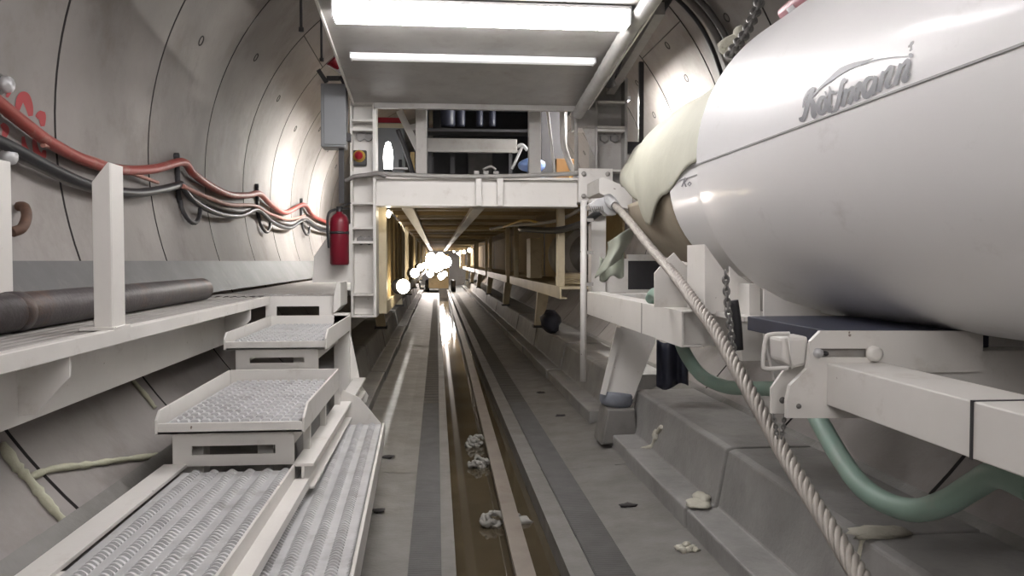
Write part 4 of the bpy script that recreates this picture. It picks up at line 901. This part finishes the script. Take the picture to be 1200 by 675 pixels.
# green hose
def wY(px, py, Y): return pY(px, py, Y)
m = MB(); P = smooth_path([pY(763, 350, 5.0), pY(768, 344, 4.9), pY(778, 352, 4.75), pY(790, 378, 4.7), pY(802, 412, 4.7), pY(822, 440, 4.6), pY(850, 453, 4.4), pY(880, 455, 4.1), pY(920, 457, 3.7), pY(945, 468, 3.4), pY(962, 497, 3.15), pY(985, 537, 2.95), pY(1010, 570, 2.75), pY(1040, 590, 2.6), pY(1075, 598, 2.45), pY(1110, 588, 2.3), pY(1140, 570, 2.2), pY(1170, 556, 2.05), pY(1215, 575, 1.9)], 8)
n = len(P); m.tube(P, [0.038] * n, 14)
gh = tag(recentre(m.build('hose', greenh)), 'pale green hose sagging under the fan beam in one long loop', 'hose')
# dark hanging flap under fan front
m = MB(); m.grid(lambda u, v: pY(770 + 36 * u, 398 + 55 * v + 4 * math.sin(u * 6), 5.9 + 0.04 * math.sin(u * 12)), 10, 6); tag(recentre(m.build('rubber_flap', navy, solid=0.012)), 'dark blue rubber flap hanging behind the green hose', 'flap')

# wire rope and its anchor
rp_px = [(716, 236, 6.9), (735, 256, 6.1), (760, 287, 5.25), (790, 322, 4.45), (815, 356, 3.95), (837, 386, 3.65), (862, 430, 3.35), (890, 480, 3.1), (915, 525, 2.9), (945, 575, 2.65), (975, 623, 2.45), (1008, 676, 2.25), (1040, 730, 2.05)]
C = smooth_path([pY(*q) for q in rp_px], 26)
rope = MB(); ln = 0; hel = [[] for _ in range(6)]
for i, p in enumerate(C):
    if i: ln += (p - C[i - 1]).length
    d = (C[min(i + 1, len(C) - 1)] - C[max(i - 1, 0)]).normalized()
    u = (Vector((0, 0, 1)) - d * d.z).normalized(); w = d.cross(u)
    for k in range(6):
        a = 2 * PI * (k / 6 + ln / 0.26); hel[k].append(p + (u * math.cos(a) + w * math.sin(a)) * 0.0195)
for h in hel: rope.tube(h, 0.0125, 6)
rope.tube(C[::4], 0.012, 6)
tag(recentre(rope.build('wire_rope', ropem)), 'thick twisted steel wire rope slanting from portal bracket to bottom right', 'rope')
ra = thing('rope_bracket', tuple(pY(715, 230, 6.6)), 'white lug bracket and steel clamp holding the wire rope at the portal', 'bracket')
m = MB(); m.prism([pY(x, y, 7.35) for x, y in ((702, 209), (706, 207), (741, 222), (741, 246), (727, 243), (722, 236), (714, 232), (702, 226))], (0, 0.6, 0)); m.build('lug', white, ra, 0.004)
m = MB(); m.prism([pY(x, y, 6.95) for x, y in ((690, 240), (700, 233), (713, 230), (724, 244), (722, 252), (712, 252), (704, 245), (692, 246))], (0, 0.16, 0)); m.build('clamp', galv, ra, 0.004)
m = MB()
for k in range(7): a = pY(691 + 2.4 * k, 241.5, 6.93); m.bar(a, a + Vector((0.015, 0, -0.05)), 0.008, 0.008, up=(0, 1, 0))
m.build('clamp_teeth', steel, ra)
m = MB(); m.lathe(pY(714, 234, 6.95), pY(735, 256, 6.1) - pY(714, 234, 6.95), [(0, -0.05), (0.045, -0.05), (0.05, 0.1), (0.042, 0.3), (0.036, 0.32), (0.034, 0.25)], 16); m.build('ferrule', galv, ra)

# canvas duct
cv = thing('canvas_duct', (1.9, 5.8, 1.6), 'yellowish torn canvas duct sleeve draped between fan collar and portal', 'duct')
def interp(t, kn):
    for (a, x), (b, y) in zip(kn, kn[1:]):
        if t <= b: q = (t - a) / (b - a); q = q * q * (3 - 2 * q); return x + (y - x) * q
    return kn[-1][1]
def canv(u, v):
    # u: from the top of the collar round its left side, v: from collar to portal
    a = math.radians(55 + (interp(v, [(0, 174), (0.15, 178), (0.36, 190), (0.56, 207), (0.66, 207), (0.76, 190), (1, 174)]) - 55) * u)
    y0 = 3.875; y = y0 + (7.3 - 0.6 * u * u - y0) * v
    r = interp(v, [(0, 0.626), (0.50, 0.632), (0.62, 0.62 - 0.02 * u), (0.74, 0.59 - 0.07 * u), (1, 0.55 - 0.05 * u)]) + 0.012 * math.sin(u * 17 + v * 5) * v + 0.008 * math.sin(u * 9 - v * 14)
    return (FC[0] + 0.06 * v + r * math.cos(a), y, FC[1] + 0.08 * v + r * math.sin(a))
m = MB(); m.grid(canv, 60, 40); m.build('sleeve', canvas, cv, solid=0.006)
def flap(u, v):
    px = 712 + (742 - 712) * u + (-12 + 2 * u) * v + 3 * math.sin(v * 5); py = 284 - 20 * u + v * (42 - 4 * u)
    return pY(px, py, 6.9 - 0.25 * math.sin(u * PI) + 0.1 * v)
m = MB(); m.grid(flap, 16, 16); m.build('torn_flap', canvas2, cv, solid=0.006)
m = MB(); m.grid(lambda u, v: pY(703 + 28 * u, 301 + 28 * v - 6 * u + 3 * math.sin(u * 9), 7.0 + 0.1 * math.sin(u * 4)), 10, 8); m.build('flap_hem', canvas2, cv, solid=0.008)
m = MB(); m.grid(lambda u, v: (FC[0] + (0.58 - 0.10 * v) * math.cos(math.radians(185 + 75 * u)), 4.84 + 1.5 * v, FC[1] + (0.58 - 0.10 * v) * math.sin(math.radians(185 + 75 * u))), 20, 12); m.build('inner_sleeve', mat('tan canvas', (0.36, 0.31, 0.24), (0.28, 0.24, 0.18), 0.8, scale=3, bump=0.3, bscale=9), cv, solid=0.006)

# ------------------------------------------------------------------ cables and hooks on the left wall
LW = lambda px, py, r=LR - 0.07: pcyl(px, py, LC, r)
def wallcable(pts, r, mm, name, lab, off=0.07):
    m = MB(); m.tube(smooth_path([LW(x, y, LR - off) for x, y in pts], 8), r, 9); return tag(recentre(m.build(name, mm)), lab, 'hose' if 'hose' in name else 'cable')
wallcable([(-25, 100), (0, 122), (30, 146), (60, 168), (100, 188), (140, 199), (180, 198), (214, 190), (226, 203), (245, 217), (268, 228), (290, 229), (304, 227), (318, 240), (335, 249), (356, 240), (367, 253), (386, 262)], 0.036, redh, 'red_hose', 'thick red hose swagged along the hooks on the left tunnel wall')
wallcable([(50, 170), (70, 173), (92, 181), (115, 188), (140, 198), (160, 205), (185, 214)], 0.014, pinkh, 'pink_hose', 'thin faded pink hose hanging just below the thick red hose')
wallcable([(-20, 158), (0, 166), (30, 181), (60, 197), (95, 213), (130, 223), (160, 226), (190, 222), (212, 216)], 0.032, black, 'black_cable', 'thick black cable at far left below the red hose', 0.09)
wallcable([(0, 178), (40, 195), (80, 214), (120, 226), (160, 230), (212, 219)], 0.016, greyc, 'grey_cable', 'thin grey cable under the thick black cable', 0.05)
wallcable([(212, 217), (230, 228), (255, 241), (280, 247), (302, 243), (320, 255), (340, 262), (357, 255), (370, 263), (388, 268)], 0.03, greyc, 'grey_cable', 'upper grey cable sagging between the middle and far hooks', 0.06)
wallcable([(213, 218), (228, 236), (255, 250), (282, 253), (302, 246), (320, 261), (340, 267), (357, 258), (372, 268), (388, 272)], 0.026, black, 'black_cable', 'lower black cable sagging between the middle and far hooks', 0.10)
wallcable([(214, 218), (240, 230), (270, 240), (298, 241), (315, 250), (338, 257), (357, 253)], 0.02, pinkh, 'grey_cable', 'thin dusty cable between the middle and far hooks', 0.12)
# spiral hooks
def hook(px, py, s, lab):
    # strap from py down, ending with a J hook
    p = LW(px, py, LR - 0.02); x, y, z = p
    a0 = math.atan2(z - LC[1], x - LC[0])
    def at(arc, out, dy): a = a0 + arc / LR; r = LR - out; return (LC[0] + r * math.cos(a), y + dy, LC[1] + r * math.sin(a))
    t = thing('cable_hook', tuple(p), lab, 'hook', 'hooks on the left tunnel wall')
    m = MB(); m.tube([at(-0.03, 0.02, 0), at(0.3, 0.02, 0.0), at(0.38, 0.025, 0.0)], 0.022, 8); m.build('strap', dark, t)
    pts = [at(0.36, 0.03, 0.0)] + [at(0.42 + 0.14 * math.sin(q) , 0.03 + 0.02 * q, 0.17 - 0.17 * math.cos(q)) for q in [PI * k / 9 for k in range(10)]]
    m = MB(); m.tube(pts, 0.02, 8); m.build('hook_bar', rusty if px < 50 else dark, t)
    m = MB(); m.lathe(at(-0.02, 0.0, 0), (1, 0, 0), [(0.03, 0), (0.03, 0.04), (0, 0.045)], 8); m.build('anchor_bolt', dark, t)
hook(207, 186, 1, 'dark hook with long curved end on left wall, second from left')
hook(301, 220, 1, 'dark hook on the left wall, third from left')
hook(353, 236, 1, 'small dark hook on the left wall, farthest one')
t = thing('cable_hook', tuple(LW(24, 262)), 'rusty curved hook stub beside the left post', 'hook', 'hooks on the left tunnel wall')
m = MB(); m.tube(smooth_path([LW(22, 242, LR - 0.02), LW(29, 243, LR - 0.06), LW(31, 254, LR - 0.08), LW(26, 267, LR - 0.08), LW(14, 272, LR - 0.05)], 5), 0.026, 9); m.build('hook_bar', rusty, t)
bo = thing('wall_bolt', tuple(LW(2, 100)), 'steel anchor bolt in left lining by the red paint', 'bolt')
m = MB(); m.lathe(LW(-5, 98, LR), (1, -0.2, -0.1), [(0.03, 0), (0.03, 0.05), (0.045, 0.05), (0.04, 0.08), (0, 0.085)], 10); m.build('bolt_head', galv, bo)
m = MB(); m.lathe(LW(-5, 98, LR), (1, -0.2, -0.1), [(0.06, 0), (0.06, 0.012), (0, 0.014)], 14); m.build('washer', steel, bo)
bo = thing('wall_bolt', tuple(LW(1, 185)), 'steel anchor bolt in left lining below the black cable', 'bolt')
m = MB(); m.lathe(LW(-6, 182, LR), (1, -0.2, -0.1), [(0.03, 0), (0.03, 0.06), (0.045, 0.06), (0.04, 0.1), (0, 0.105)], 10); m.build('bolt_head', galv, bo)
# red spray marks
sp = thing('spray_marking', tuple(LW(28, 140)), 'red spray paint marks on the left lining behind the red hose', 'marking')
def spray(pts, w):
    m = MB(); P = smooth_path([(x, y, 0) for x, y in pts], 5); vs = []
    for i, p in enumerate(P):
        d = P[min(i + 1, len(P) - 1)] - P[max(i - 1, 0)]; n = Vector((-d.y, d.x, 0)).normalized() * w * (0.4 + 0.6 * math.sin(PI * (i + 0.7) / (len(P) + 0.4)))
        for s_ in (1, -1): vs.append(pcyl(p.x + n.x * s_ / 2, p.y + n.y * s_ / 2, LC, LR - 0.003))
    m.add(vs, [(2 * i, 2 * i + 1, 2 * i + 3, 2 * i + 2) for i in range(len(P) - 1)]); m.build('stroke', sprayr, sp)
for pts, w_ in (([(1, 92), (8, 95), (11, 106), (8, 114)], 6), ([(20, 130), (24, 116), (29, 113), (34, 124), (36, 136)], 11), ([(43, 138), (49, 134), (50, 148)], 9), ([(2, 145), (7, 152), (4, 162)], 8),
                ([(27, 160), (29, 172), (34, 183), (24, 185), (15, 180)], 7), ([(40, 163), (43, 178), (50, 184), (52, 176)], 8), ([(8, 118), (12, 128), (14, 138)], 4)): spray(pts, w_)

# ------------------------------------------------------------------ unseen lamps: inferred flank lights, then added fill lights
for x, y, z, lab in ((-0.85, 12.2, 2.9, 'tube light on the outer left flank of the gantry behind the grey enclosure'), (-0.85, 15.4, 2.9, 'second tube light on the outer left flank of the gantry, further back'), (2.05, 9.4, 3.35, 'tube light on the outer right flank of the gantry')):
    batten(x, y, z, lab)
    m = MB(); m.bar((x, y, z + 0.05), (x + (0.2 if x < 0 else -0.2), y, z + 0.16), 0.05, 0.03); m.bar((x + (0.2 if x < 0 else -0.2), y, z + 0.16), (x + (0.2 if x < 0 else -0.2), y, 2.3), 0.05, 0.05); m.build('lamp_arm', dull, g)

def fill_stand(x, y, lab):  # added lamps behind the camera to brighten fan and stairs
    t = thing('fill_stand', (x, y, 0), lab, 'light', 'added upright fill lights behind the photographer')
    m = MB(); m.box(x - 0.05, x + 0.05, y - 0.06, y - 0.02, 0.06, 3.4); m.build('pole', dull, t)
    m = MB(); m.box(x - 0.25, x + 0.25, y - 0.25, y + 0.2, 0.035, 0.06); m.build('base', dull, t)
    m = MB(); m.cyl((x, y + 0.02, 2.3), (x, y + 0.02, 3.35), 0.03, 12); m.build('tube', tube_fill_stand, t)
fill_stand(-0.5, -1.3, 'added upright fill light on a pole behind the photographer, walkway side')
fill_stand(0.35, -1.7, 'added upright fill light on a pole behind the photographer, fan side')
# ------------------------------------------------------------------ world and view
w = bpy.data.worlds.new('world'); S.world = w; w.use_nodes = True
w.node_tree.nodes['Background'].inputs['Color'].default_value = (0.01, 0.01, 0.01, 1)
vs = S.view_settings; vs.view_transform = 'Standard'; vs.look = 'None'; vs.gamma = 1; vs.use_curve_mapping = False; vs.exposure = 0.68
